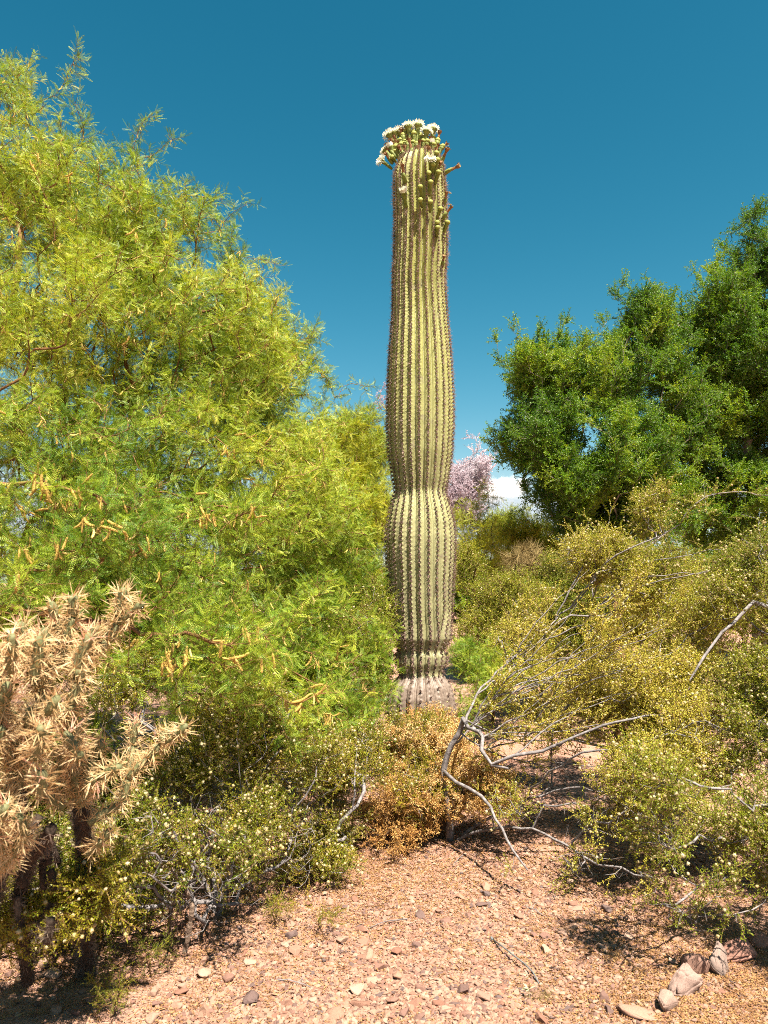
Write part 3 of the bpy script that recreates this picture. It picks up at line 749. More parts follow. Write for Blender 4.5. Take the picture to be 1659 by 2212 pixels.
    for i in range(5):
        r3 = random.Random(400+i); mb = MB(); bm = bmesh.new(); bmesh.ops.create_icosphere(bm, subdivisions=1, radius=0.0108)
        for f in bm.faces: mb.tri(*[Vector((v.co.x, v.co.y*1.05, v.co.z*0.38)) for v in f.verts], 1)
        bm.free()
        for k_ in range(24):
            a = r3.uniform(0, 6.28); up = r3.uniform(0.15, 1.2); d = Vector((math.cos(a), math.sin(a), up)).normalized(); L = r3.uniform(0.016, 0.030) if k_ > 5 else r3.uniform(0.034, 0.055)
            s_ = d.orthogonal().normalized(); wd = 0.0013 if k_ > 5 else 0.0015
            mb.tri(-s_*wd, s_*wd, d*L, 0); q_ = s_.cross(d); mb.tri(-q_*wd, q_*wd, d*L, 0)
        ms.append(mb.mesh('spines', [sm, pm]))
    pg = proto_group('spine_cluster', ms); pts = []; dirs = []
    rg2 = np.random.default_rng(3)
    for i in range(NR):
        k_ = 0
        z = 0.3
        while z < PZ[-1]-0.01:
            pitch = float(np.interp(z, [0, 2.0, 4.5, 6], [0.040, 0.037, 0.030, 0.027]))
            ph = (phase(z) + i*1.7) % (2*math.pi)
            z2 = z + (2*math.pi-ph)/(2*math.pi)*pitch
            cs, A = ribs(z2); ang = (cs[i]+cs[i+1])/2; cx, R = smooth_prof(z2)
            if A[i] > 0.35 and (z2 > Z(1458) or rg.random() < 0.3):
                r2 = R*(1.02 - float(np.interp(z2, DZ, DD))*(1-A[i])*0.8 + 0.045); 
                pts.append((cx + r2*math.cos(ang), SY + r2*math.sin(ang), z2)); dirs.append((math.cos(ang), math.sin(ang), 0.05))
            z = z2 + pitch*0.5
    pts = np.array(pts); dirs = np.array(dirs)
    hz = (pts[:, 2]-0.5)/5
    sc_ = rg2.uniform(0.75, 1.15, len(pts))*np.where(pts[:, 2] < Z(1150), 1.0, 0.95)
    tint = 0.25 + 0.45*np.clip(hz, 0, 1) + rg2.normal(0, 0.12, len(pts))
    scatter('spines', pg, pts, dirs, sc_, tint, rg2, root, base=base)
    # ---- flowers, buds, spent blooms
    gm_ = solid_mat('flower_tube', (0.17, 0.22, 0.045), (0.29, 0.32, 0.07), 60, 0.6)
    bud = solid_mat('bud_tip', (0.26, 0.30, 0.05), (0.42, 0.42, 0.10), 80, 0.6)
    wh = leaf_mat('white_petal', [(0.0, (1.0, 0.97, 0.80)), (1.0, (1.15, 1.15, 1.07))], 0.4, 0.6, tcol=0.95)
    for nd_ in wh.node_tree.nodes:
        if nd_.type == 'MIX' : nd_.inputs['B'].default_value = (1, 1, 0.92, 1)
    ye = solid_mat('stamens', (0.55, 0.42, 0.12), (0.75, 0.62, 0.25), 200, 0.8)
    br = solid_mat('withered', (0.16, 0.06, 0.03), (0.46, 0.26, 0.11), 90, 0.9)
    tn = solid_mat('withered_pale', (0.32, 0.20, 0.08), (0.55, 0.42, 0.2), 120, 0.9)
    def lathe(mb, prof_, sides, mi, bend=0.0, bump=0.0, r=None):
        mb.tube([Vector((bend*(h**2)*8, 0, h)) for h, _ in prof_], [q*(1+(r.uniform(-bump, bump) if r else 0)) for _, q in prof_], sides, mi)
    def open_flower(seed, half=False):
        r = random.Random(seed); k = 0.3 if half else 1.0; a = MB(); b = MB()
        lathe(a, [(0, .010), (.012, .0125), (.03, .0115), (.05, .012), (.066, .014+.003*k), (.078, .017+.007*k), (.086, .020+.012*k)], 10, 0, r=r, bump=0.05)
        for i in range(24):      # scales on the tube
            an = r.uniform(0, 6.28); h = r.uniform(.012, .08); R_ = 0.012+0.006*(h/.08)**2
            q = Vector((math.cos(an)*R_, math.sin(an)*R_, h)); kite(a, q, Vector((math.cos(an)*0.4, math.sin(an)*0.4, 1)), Vector((math.cos(an), math.sin(an), 0)), 0.012, 0.005)
        for ring, (n_, ro, up, L) in enumerate(((17, .021+.010*k, -0.35, .020), (19, .021+.010*k, 0.2, .022), (17, .018+.008*k, .8, .020), (12, .012+.006*k, 1.6, .018))):
            for i in range(n_):
                an = 2*math.pi*i/n_ + r.uniform(-.1, .1); c_, s_ = math.cos(an), math.sin(an)
                q = Vector((c_*ro, s_*ro, .084)); d = Vector((c_*k, s_*k, up + r.uniform(-.15, .3) + (2.2 if half else 0)))
                kite(b, q, d, Vector((0, 0, 1)), L*r.uniform(1.1, 1.45), .014, 0, .12)
        c = MB(); c.tube([Vector((0, 0, .078)), Vector((0, 0, .088)), Vector((0, 0, .092))], [.024*k, .021*k, .008], 12, 0)
        for i in range(60):
            an = r.uniform(0, 6.28); rr2 = .022*k*math.sqrt(r.random()); q = Vector((math.cos(an)*rr2, math.sin(an)*rr2, .086)); s_ = Vector((.0008, 0, 0))
            c.tri(q-s_, q+s_, q+Vector((math.cos(an)*.004, math.sin(an)*.004, .010)))
        return [a.mesh('flower', [gm_], True), b.mesh('petals', [wh]), c.mesh('stamens', [ye])]
    def bud_f(seed):
        r = random.Random(seed); a = MB(); b = MB()
        lathe(a, [(0, .008), (.015, .0105), (.04, .0105), (.06, .012), (.074, .0155)], 9, 0, r=r, bump=.05)
        for i in range(18):
            an = r.uniform(0, 6.28); h = r.uniform(.01, .065); q = Vector((math.cos(an)*.0118, math.sin(an)*.0118, h)); kite(a, q, Vector((math.cos(an)*.35, math.sin(an)*.35, 1)), Vector((math.cos(an), math.sin(an), 0)), .011, .005)
        lathe(b, [(.072, .0152), (.079, .0168), (.086, .0150), (.091, .0100), (.0935, .003)], 9, 0, r=r, bump=.04)
        return [a.mesh('flower_bud', [gm_], True), b.mesh('bud_tip', [bud], True)]
    def spent(seed):
        r = random.Random(seed); a = MB(); b = MB()
        lathe(a, [(0, .009), (.012, .0125), (.034, .0125), (.052, .0088)], 9, 0, r=r, bump=.06)
        lathe(b, [(.050, .0080), (.060, .0072), (.07, .0078), (.082, .0105), (.090, .0120)], 7, 0, bend=r.uniform(-.3, .3), r=r, bump=.18)
        for i in range(16):
            an = r.uniform(0, 6.28); q = Vector((math.cos(an)*.010, math.sin(an)*.010, .087)); kite(b, q, Vector((math.cos(an)*.5, math.sin(an)*.5, r.uniform(.3, 1.2))), Vector((math.cos(an), math.sin(an), .5)), .012, .005, 1)
        return [a.mesh('spent_flower', [gm_], True), b.mesh('dried_bloom', [br, tn])]
    OPEN = [open_flower(500+i) for i in range(3)]; HALF = [open_flower(510, True)]
    BUD = [bud_f(520+i) for i in range(3)]; SP = [spent(530+i) for i in range(4)]
    zp = lambda x, y: ((900+x/4.608)*0.8379, (280+y/4.608)*0.8379)
    FL = [('o', 530, 285, 620, 480), ('o', 470, 300, 600, 500), ('o', 700, 205, 725, 430), ('o', 820, 190, 800, 440), ('o', 1000, 235, 960, 450), ('o', 920, 262, 895, 480), ('o', 420, 490, 520, 600), ('o', 372, 608, 510, 715), ('o', 965, 588, 965, 770),
          ('h', 643, 980, 682, 1180), ('h', 975, 405, 960, 560), ('o', 590, 262, 650, 470), ('h', 490, 450, 560, 590),
          ('b', 635, 290, 655, 470), ('b', 655, 245, 690, 440), ('b', 840, 280, 845, 450), ('b', 1005, 325, 985, 500), ('b', 1057, 580, 1010, 770), ('b', 970, 845, 955, 1040), ('b', 1072, 728, 1018, 900), ('b', 842, 905, 865, 1060), ('b', 842, 1068, 868, 1170),
          ('b', 968, 1085, 960, 1230), ('b', 1095, 1165, 1040, 1310), ('b', 1052, 1335, 1030, 1430), ('b', 1052, 1388, 1040, 1520), ('b', 1180, 1325, 1110, 1500), ('b', 950, 745, 935, 860), ('b', 760, 250, 780, 450), ('b', 500, 560, 560, 640),
          ('s', 440, 418, 560, 590), ('s', 488, 365, 590, 540), ('s', 530, 330, 610, 500), ('s', 573, 402, 632, 525), ('s', 600, 232, 640, 420), ('s', 418, 520, 520, 655), ('s', 708, 358, 772, 610), ('s', 846, 385, 845, 600), ('s', 918, 428, 885, 565),
          ('s', 1045, 425, 1015, 580), ('s', 1072, 270, 1045, 430), ('s', 1172, 412, 1050, 515), ('s', 1185, 470, 1065, 680), ('s', 1305, 660, 1115, 780), ('s', 608, 660, 672, 885), ('s', 1185, 995, 1110, 1165), ('s', 1208, 1145, 1100, 1330),
          ('s', 1125, 1745, 1105, 1885), ('s', 765, 535, 830, 545), ('s', 860, 530, 910, 560), ('s', 745, 320, 760, 480), ('s', 1110, 450, 1030, 560)]
    rf = random.Random(42)
    FL += [('b', 700, 380, 690, 560), ('b', 760, 375, 745, 570), ('b', 610, 400, 640, 590), ('s', 660, 430, 680, 610), ('b', 800, 390, 800, 580), ('b', 880, 360, 870, 560), ('b', 930, 360, 915, 560), ('s', 820, 430, 815, 620), ('b', 1010, 400, 980, 590),
           ('b', 1045, 500, 1010, 660), ('s', 960, 450, 945, 620), ('b', 560, 430, 600, 610), ('b', 1060, 350, 1010, 560), ('b', 730, 310, 735, 520), ('b', 860, 300, 850, 520), ('b', 905, 330, 895, 540), ('b', 770, 270, 775, 480), ('b', 600, 350, 640, 530), ('s', 1085, 620, 1050, 740), ('b', 1000, 640, 985, 800)]
    for k_ in range(30):      # the rest of the crowded wreath round the top
        a_ = rf.uniform(0, 6.28); ca, sa = math.cos(a_), math.sin(a_)
        bx_ = 800 + ca*rf.uniform(170, 290); by_ = 560 - 60*abs(sa) + rf.uniform(-60, 60) + 60*(abs(ca)-0.5)
        FL.append((rf.choice('bbsssb'), bx_ + ca*rf.uniform(40, 110), by_ - rf.uniform(150, 215)*(1-0.3*abs(ca)), bx_, by_))
    for i, (ty, tx, ty_, bx, by) in enumerate(FL):
        td = zp(tx, ty_); bd = zp(bx, by)
        zb = P(bd[0], bd[1], SY).z; cx, R = smooth_prof(min(zb, PZ[-1]-0.02)); xb = P(bd[0], bd[1], SY).x
        u = max(-0.97, min(0.97, (xb-cx)/max(R, 0.02)))
        if by < 640: yo = rf.uniform(-0.75, 0.45)*math.sqrt(1-u*u)*R
        else: yo = -math.sqrt(1-u*u)*R*1.04
        if by < 640 and 420 < tx < 1100 and ty_ > 340: yo = -math.sqrt(1-u*u)*R*rf.uniform(0.6, 0.95)
        pb = P(bd[0], bd[1], SY+yo); pt = P(td[0], td[1], SY+yo*1.15 - (0.07 if by >= 640 else 0))
        pset = {'o': OPEN, 'h': HALF, 'b': BUD, 's': SP}[ty]; ms_ = pset[rf.randrange(len(pset))]
        L = (pt-pb).length; nominal = {'o': .088, 'h': .09, 'b': .092, 's': .092}[ty]; s_ = L/nominal
        wsc = min(1.4, max(1.0, s_**0.35))*{'o': 0.92, 'h': 1.1, 'b': 1.3, 's': 1.3}[ty]
        nm = {'o': 'flower', 'h': 'flower', 'b': 'flower_bud', 's': 'spent_flower'}[ty]
        ob = link(nm, ms_[0], root); ob.location = pb-base
        ob.rotation_mode = 'QUATERNION'
        ob.rotation_quaternion = (pt-pb).to_track_quat('Z', 'Y') @ Matrix.Rotation(rf.uniform(0, 6.28), 3, 'Z').to_quaternion(); ob.scale = (wsc, wsc, s_)
        names = {'o': ['petals', 'stamens'], 'h': ['petals', 'stamens'], 'b': ['bud_tip'], 's': ['dried_bloom']}[ty]
        for nm2, m2_ in zip(names, ms_[1:]): link(nm2, m2_, ob)
saguaro()

# ------------------------------------------------------------------ left mesquite (near), with hanging catkins
A_BL = [(-30, 300, 6.4, 140, 150, 1.2), (90, 420, 6.4, 130, 150, 1.4), (230, 520, 6.4, 200, 130, 1.5), (400, 580, 6.6, 130, 120, 1.4), (100, 720, 5.9, 250, 220, 1.6),
        (400, 780, 6.2, 230, 190, 1.8), (560, 850, 7.0, 110, 150, 1.4), (520, 730, 6.8, 120, 110, 1.3), (650, 800, 7.2, 55, 60, 0.6), (720, 890, 8.0, 60, 45, 0.6), (100, 1030, 5.2, 300, 200, 1.4), (430, 1080, 5.7, 300, 210, 1.5), (650, 1100, 6.4, 140, 200, 1.2),
        (720, 1250, 6.2, 120, 180, 0.8), (640, 1360, 5.3, 220, 120, 0.7), (330, 1290, 4.9, 260, 110, 0.9), (60, 1250, 4.7, 200, 110, 0.9), (330, 1350, 5.0, 280, 90, 0.6), (120, 1370, 5.0, 220, 100, 0.6), (500, 1370, 5.2, 220, 90, 0.6), (60, 1600, 4.8, 200, 120, 0.5), (350, 1460, 4.75, 300, 80, 0.45), (620, 1530, 4.9, 180, 70, 0.4), (780, 1570, 5.2, 60, 50, 0.3), (740, 1460, 5.4, 110, 90, 0.4), (600, 1220, 7.2, 160, 120, 0.9), (620, 1460, 5.6, 130, 80, 0.4), (200, 1400, 5.3, 260, 130, 0.8), (500, 1440, 5.4, 200, 100, 0.6), (780, 1500, 5.5, 90, 70, 0.35), (700, 1600, 5.0, 60, 50, 0.25),
        (130, 1080, 3.4, 200, 70, 0.35), (60, 1200, 3.2, 180, 90, 0.4), (240, 1170, 3.3, 140, 70, 0.3), (480, 1120, 3.8, 170, 60, 0.3), (370, 1410, 3.3, 150, 55, 0.3), (500, 1390, 3.5, 130, 50, 0.3), (680, 1500, 3.9, 90, 50, 0.25), (780, 1570, 4.1, 60, 50, 0.25), (640, 1580, 4.0, 110, 45, 0.25), (470, 1500, 3.8, 150, 50, 0.3), (-120, 1250, 3.0, 150, 150, 0.5),
        (-350, 500, 6.8, 320, 330, 2.0), (-350, 1000, 6.0, 300, 300, 2.0)]
A_EX = [P(178, 108, 6.3), P(150, 150, 6.3), P(120, 205, 6.3), P(66, 135, 6.3), P(30, 165, 6.2), P(0, 120, 6.2), P(330, 245, 6.4), P(300, 280, 6.4), P(262, 320, 6.4), P(375, 298, 6.4), P(330, 335, 6.4), P(290, 350, 6.4), P(480, 430, 6.6), P(440, 425, 6.6),
        P(600, 572, 6.9), P(560, 560, 6.9), P(500, 500, 6.7), P(680, 705, 7.2), P(640, 690, 7.2), P(790, 835, 7.6), P(740, 835, 7.6), P(700, 830, 7.4), P(660, 745, 7.2), P(200, 300, 6.4), P(170, 330, 6.4),
        P(850, 1530, 5.6), P(840, 1600, 5.3), P(820, 1640, 5.1), P(760, 1620, 5.0), P(700, 1690, 4.8), P(830, 1700, 5.0)]
A_root = Vector((-3.9, 7.6, 0))
A_limbs = [[A_root+Vector((0, 0, 0.7)), A_root+Vector((0.3, -0.2, 1.6)), P(260, 900, 6.8), P(380, 700, 6.6)], [A_root+Vector((-0.2, 0, 0.7)), A_root+Vector((-0.5, -0.3, 2.0)), P(20, 700, 6.4), P(40, 450, 6.3)],
           [A_root+Vector((0.2, -0.1, 0.6)), P(250, 1080, 6.6), P(500, 1010, 6.3), P(680, 960, 6.8)], [A_root+Vector((0.1, -0.3, 0.5)), P(60, 1150, 5.6), P(160, 1120, 4.9), P(330, 1150, 4.6)],
  [A_root+Vector((0.0, -0.4, 0.6)), P(-350, 1000, 5.2), P(-120, 1040, 3.9), P(130, 1050, 3.4), P(230, 1090, 3.2)], [A_root+Vector((0.1, -0.4, 0.4)), P(-220, 1300, 4.4), P(120, 1330, 3.6), P(330, 1370, 3.4), P(430, 1375, 3.3), P(560, 1420, 3.7), P(690, 1480, 3.9)],
  [P(330, 1150, 4.6), P(440, 1100, 4.0), P(560, 1110, 3.8), P(640, 1090, 3.9)]]
eA, sA, ptsA = plant('mesquite_tree', 'large feathery yellow green mesquite with hanging yellow catkins, opposite the dark green trees', 'tree', None,
      A_root, A_BL, 9500, 'mesq', 1, A_EX, A_limbs, [(0.10, 0.015), (0.10, 0.015), (0.07, 0.010), (0.06, 0.008), (0.045, 0.005), (0.045, 0.003), (0.007, 0.004, 1)], alpha=0.28, seg=0.11, jit=0.014, r0=0.0025, rcap=0.10,
      per=4.0, sc=(0.6, 1.05), thr=-0.2, freq=1.3, leaf_r=0.0065, updir=0.05, tvar=0.5, tint0=0.48, whisk=0.04)
# catkins: the nearest ones are parts, the rest are stuff
rng = np.random.default_rng(21)
X, Yd, Dp = project(ptsA)
clus = [(130, 1050, 75, 16), (60, 1130, 60, 12), (170, 1110, 60, 9), (70, 1200, 70, 13), (240, 1150, 80, 9), (430, 1120, 60, 9), (530, 1110, 60, 6), (320, 1230, 60, 5), (420, 1420, 60, 8), (500, 1400, 50, 6), (540, 1350, 60, 6), (340, 1400, 50, 5),
        (660, 1500, 40, 8), (720, 1540, 40, 9), (640, 1420, 50, 5), (560, 1240, 60, 4), (150, 960, 80, 5), (560, 960, 70, 7), (700, 1410, 50, 4), (240, 780, 60, 5), (120, 400, 70, 5), (330, 500, 80, 5)]
taken = []
for cx, cy, sp, n in clus:
    for i in range(n):
        dx, dy = cx + rng.normal(0, sp*0.5), cy + rng.normal(0, sp*0.35)
        near = np.where((np.abs(X-dx) < 30) & (np.abs(Yd-dy) < 22))[0]
        if not len(near): continue
        j = near[np.argmin(Dp[near])]; p = Vector(ptsA[j]) + Vector((rng.uniform(-.02, .02), -0.05, 0.02))
        o = link('catkin', CATKINS[int(rng.integers(6))], eA); o.location = p - A_root
        d = Vector((rng.normal(0, 0.28), rng.normal(0, 0.25), -1)) if rng.random() < 0.8 else Vector((rng.normal(0, 1), rng.normal(0, 0.3), rng.uniform(-0.5, 0.5)))
        o.rotation_mode = 'QUATERNION'; o.rotation_quaternion = d.normalized().to_track_quat('Z', 'Y'); s_ = rng.uniform(0.7, 1.0); o.scale = (s_, s_, s_)
sel = rng.choice(len(ptsA), 7500, replace=False); cp = ptsA[sel]
scatter('catkins', PG['catkin'], cp, np.stack([rng.normal(0, .5, len(cp)), rng.normal(0, .5, len(cp)), -np.ones(len(cp))+rng.normal(0, .5, len(cp))], 1), rng.uniform(0.42, 0.78, len(cp)), rng.uniform(0.2, 1, len(cp)), rng, eA, base=A_root)

# second mesquite, further back beside the saguaro
B_root = Vector(tuple(G(745, 1400))); B_root.y = 9.6; B_root.x = P(745, 1400, 9.6).x; B_root.z = gz(B_root.x, B_root.y)
plant('mesquite_tree', 'smaller bright lime mesquite standing further back, directly beside the saguaro column', 'tree', None, B_root,
      [(770, 950, 9.6, 70, 60, 0.9), (700, 1010, 9.6, 100, 70, 1.1), (800, 990, 9.8, 50, 60, 0.8), (760, 1120, 9.4, 100, 110, 1.2), (640, 1130, 9.6, 110, 110, 1.1), (800, 1260, 9.2, 60, 110, 0.9), (815, 1130, 9.3, 40, 90, 0.6), (820, 1330, 9.0, 40, 90, 0.5), (720, 1300, 9.3, 100, 100, 1.0), (660, 1220, 9.3, 120, 100, 1.0), (740, 1400, 9.0, 110, 70, 0.9)],
      2000, 'mesq2', 2, [P(830, 885, 9.6), P(790, 900, 9.6), P(800, 880, 9.7)], [[B_root+Vector((0, 0, 0.8)), P(750, 1100, 9.6)]], [(0.06, 0.02)], per=4.6, sc=(0.8, 1.3), thr=-0.35, freq=1.1, updir=0.3)

# ------------------------------------------------------------------ dark green trees
C_root = Vector((P(1330, 1250, 11.8).x, 11.8, 0.0))
plant('green_tree', 'dense dark green small leaved tree whose crown edge borders the open sky beside the saguaro', 'tree', 'dense green trees', C_root,
      [(1145, 800, 11.3, 62, 55, 0.8), (1230, 830, 11.6, 110, 90, 1.0), (1400, 700, 12.0, 50, 75, 0.7), (1370, 800, 12.0, 95, 100, 1.0), (1170, 950, 11.2, 90, 80, 0.9), (1300, 980, 11.2, 150, 120, 1.1), (1230, 1060, 11.3, 110, 75, 0.9),
       (1390, 1080, 11.4, 120, 90, 1.0), (1280, 1130, 11.6, 80, 50, 0.8), (1450, 900, 12.0, 80, 170, 0.9)], 2900, 'green', 3,
      [P(1062, 942, 11.2), P(1090, 930, 11.2), P(1082, 775, 11.3), P(1170, 735, 11.4), P(1230, 722, 11.6), P(1260, 745, 11.6), P(1330, 640, 12), P(1345, 615, 12), P(1400, 600, 12), P(1420, 625, 12), P(1300, 700, 12), P(1095, 850, 11.2), P(1085, 1000, 11.2)],
      [[C_root+Vector((0, 0, 1.0)), P(1320, 1080, 11.6), P(1340, 900, 11.7), P(1390, 720, 12)], [C_root+Vector((-0.1, 0, 1.0)), P(1260, 1020, 11.5), P(1180, 880, 11.3)]], [(0.10, 0.02), (0.07, 0.02)],
      bark='bark_pale', per=3.2, sc=(0.8, 1.4), thr=-0.18, freq=1.4, leaf_r=0.009, r0=0.0028, seg=0.15, updir=0.35, tint0=0.42, tintf=1.2, tvar=0.6, whisk=0.06)
D_root = Vector((P(1640, 1250, 12.5).x, 12.6, 0.0))
plant('green_tree', 'tallest dark green tree, rising against the picture edge with a deeply shaded inside', 'tree', 'dense green trees', D_root,
      [(1540, 690, 12.3, 75, 100, 1.0), (1650, 590, 12.4, 75, 110, 1.0), (1600, 800, 12.3, 120, 150, 1.3), (1530, 930, 12.2, 90, 120, 1.0), (1700, 850, 12.6, 150, 260, 1.6), (1560, 1080, 12.4, 130, 110, 1.1), (1700, 1130, 12.2, 130, 110, 1.2), (1850, 850, 13, 200, 330, 2.0)],
      3600, 'green', 4, [P(1590, 500, 12.4), P(1610, 475, 12.4), P(1640, 445, 12.4), P(1655, 455, 12.4), P(1545, 570, 12.3), P(1500, 590, 12.3), P(1475, 650, 12.3), P(1465, 700, 12.2), P(1560, 555, 12.3)],
      [[D_root+Vector((0, 0, 1.0)), P(1620, 1000, 12.5), P(1600, 780, 12.4), P(1640, 560, 12.4)], [D_root+Vector((0.2, 0, 1.0)), P(1560, 980, 12.3), P(1530, 760, 12.3)]], [(0.12, 0.02), (0.08, 0.02)],
      bark='bark_pale', per=4.0, sc=(0.9, 1.5), thr=-0.15, freq=1.6, leaf_r=0.009, r0=0.0028, seg=0.16, updir=0.35, tint0=0.38, tintf=1.2, tvar=0.6, whisk=0.06)
# tree with lilac blossom
E_root = Vector((P(950, 1240, 20).x, 20, 0.0))
plant('blossom_tree', 'far tree covered in pale lilac pink blossom, half hidden behind the saguaro', 'tree', None, E_root,
      [(915, 960, 20, 50, 70, 1.1), (1000, 1050, 20, 40, 50, 1.1), (1035, 1020, 20, 28, 45, 0.8), (1000, 1090, 20, 55, 40, 1.2), (870, 930, 20, 20, 45, 0.7)], 1300, 'pink', 5,
      [P(1020, 945, 20), P(1035, 960, 20), P(1070, 985, 20), P(822, 845, 20), P(828, 880, 20), P(1000, 960, 20), P(835, 835, 20)], [[E_root+Vector((0, 0, 1)), P(950, 1080, 20)]], [(0.10, 0.04)],
      bark='bark_grey', per=1.4, sc=(0.7, 1.2), thr=-0.2, freq=1.3, leaf_r=0.012, r0=0.004, seg=0.2, updir=0.3)

# ------------------------------------------------------------------ background shrubs
def shrub(name, label, cat, group, dx, Y, blobs, n, sprig, seed, **kw):
    c = P(dx, 1300, Y); r = on_ground(c.x, Y)
    return plant(name, label, cat, group, r, blobs, n, sprig, seed, wood='branches', leaf='foliage', **kw)
shrub('green_shrub', 'bright fresh green rounded shrub just below the dark green crown', 'shrub', None, 1130, 14, [(1120, 1150, 14, 70, 50, 1.0), (1150, 1190, 14, 60, 60, 1.0), (1080, 1180, 14, 60, 60, 1.0)], 500, 'shrubg', 11, per=3.0, sc=(0.8, 1.3), bark='twig_red', seg=0.15, r0=0.002)
shrub('olive_shrub', 'olive green shrub with upright sprays in front of the lilac blossom tree', 'shrub', None, 1040, 12, [(1055, 1085, 12, 30, 50, 0.5), (1030, 1150, 12, 50, 60, 0.8), (1000, 1130, 12, 30, 60, 0.6), (1050, 1230, 12, 90, 60, 0.9)], 330, 'mesq2', 12, tint0=0.6, per=2.2, sc=(0.8, 1.2), bark='bark_brown', seg=0.15)
shrub('straw_shrub', 'dry straw coloured twiggy shrub among the green bushes behind the gravel', 'shrub', None, 1140, 10, [(1130, 1215, 10, 60, 35, 0.5), (1190, 1245, 10, 50, 35, 0.5)], 140, 'straw', 13, per=1.6, sc=(0.6, 1.0), bark='straw', seg=0.12)
for i, (dx, Y, bl, n, sd_, lab) in enumerate([
    (1060, 8.6, [(1150, 1420, 8.2, 60, 40, 0.4), (1040, 1300, 8.6, 70, 70, 0.6), (1000, 1240, 8.8, 35, 70, 0.4), (1120, 1290, 8.6, 70, 60, 0.6), (1060, 1380, 8.3, 90, 50, 0.6)], 750, 31, 'olive creosote bush beside the saguaro, its seed heads tiny and pale'),
    (1220, 9.2, [(1220, 1280, 9.2, 80, 70, 0.6), (1180, 1370, 9.0, 90, 60, 0.6), (1290, 1350, 9.0, 80, 70, 0.6)], 700, 32, 'creosote bush in the middle distance below the straw coloured shrub'),
    (1420, 8.6, [(1330, 1450, 7.7, 110, 50, 0.4), (1480, 1470, 7.5, 120, 50, 0.4), (1420, 1300, 8.6, 100, 70, 0.7), (1380, 1400, 8.3, 100, 60, 0.6), (1520, 1340, 8.6, 90, 80, 0.7)], 900, 33, 'creosote bush seen through the long grey boughs'),
    (1640, 8.2, [(1640, 1300, 8.2, 80, 80, 0.7), (1720, 1300, 8.2, 90, 80, 0.7), (1640, 1420, 8.0, 90, 60, 0.7)], 650, 34, 'creosote bush behind the arching bare bough at the picture edge')]):
    shrub('creosote_bush', lab, 'shrub', 'creosote bushes in the middle distance', dx, Y, bl, n, 'creo_gold' if i != 1 else 'olive', sd_, per=2.6, sc=(1.0, 1.5), bark='twig_red', seg=0.12, balls=1500, tint0=0.42)
shrub('olive_shrub', 'low grey green shrub on the bare ground behind the saguaro foot', 'shrub', None, 1020, 7.6, [(1010, 1430, 7.6, 35, 45, 0.4), (1060, 1480, 7.4, 50, 40, 0.3), (1000, 1540, 7.2, 35, 60, 0.3), (1100, 1420, 7.8, 60, 35, 0.4)], 420, 'mesq', 36, per=2.2, sc=(0.6, 1.0), bark='bark_brown', seg=0.1)
# thicket that closes the horizon
for i, (x, y, r_, h_, lab) in enumerate([(-26, 34, 6, 3.4, 'widest'), (-13, 36, 5, 3.0, 'lower'), (-2.5, 38, 4.5, 2.4, 'lowest'), (3.5, 30, 3.2, 2.3, 'small'), (9, 27, 4, 3.2, 'round'), (15, 30, 5, 4.0, 'tall'), (25, 34, 6, 4.4, 'tallest')]):
    rg_ = np.random.default_rng(700+i)
    s = Skel(); b0 = Vector((x, y, 0)); s.add(b0, -1)
    T = rg_.normal(size=(260, 3)); T /= np.linalg.norm(T, axis=1, keepdims=True); T = T*rg_.random((260, 1))**0.4*np.array([r_, r_*0.6, h_*0.55]) + np.array([x, y, h_*0.55]); T[:, 2] = np.maximum(T[:, 2], 0.2)
    s.grow(T, 0.3, 0.5, 0.05, rg_); s.radii(0.012, 2.4, 0.2)
    where = {'widest': 'at the far side behind the big mesquite', 'lower': 'behind the big mesquite next to the widest one', 'lowest': 'on the horizon behind the saguaro', 'small': 'on the horizon behind the lilac tree gap', 'round': 'behind the dense green trees', 'tall': 'behind the tallest green tree', 'tallest': 'beyond the picture edge behind the green trees'}[lab]
    e = link('desert_tree', None, None, '%s of the far desert thicket trees, %s' % (lab, where), 'tree', 'trees closing the horizon', loc=b0)
    link('trunk', s.mesh('far_trunk', M['bark_brown'], b0), e)
    idx = np.repeat(np.arange(1, s.n), 3); pp = s.p[idx] + rg_.normal(0, 0.25, (len(idx), 3)); pp[:, 2] = np.maximum(pp[:, 2], 0.1)
    scatter('crown', PG['green'] if i % 2 else PG['olive'], pp, rg_.normal(size=(len(idx), 3))+np.array([0, 0, .4]), rg_.uniform(2.5, 4.5, len(idx)), rg_.uniform(0.2, 0.8, len(idx)), rg_, e, base=b0)

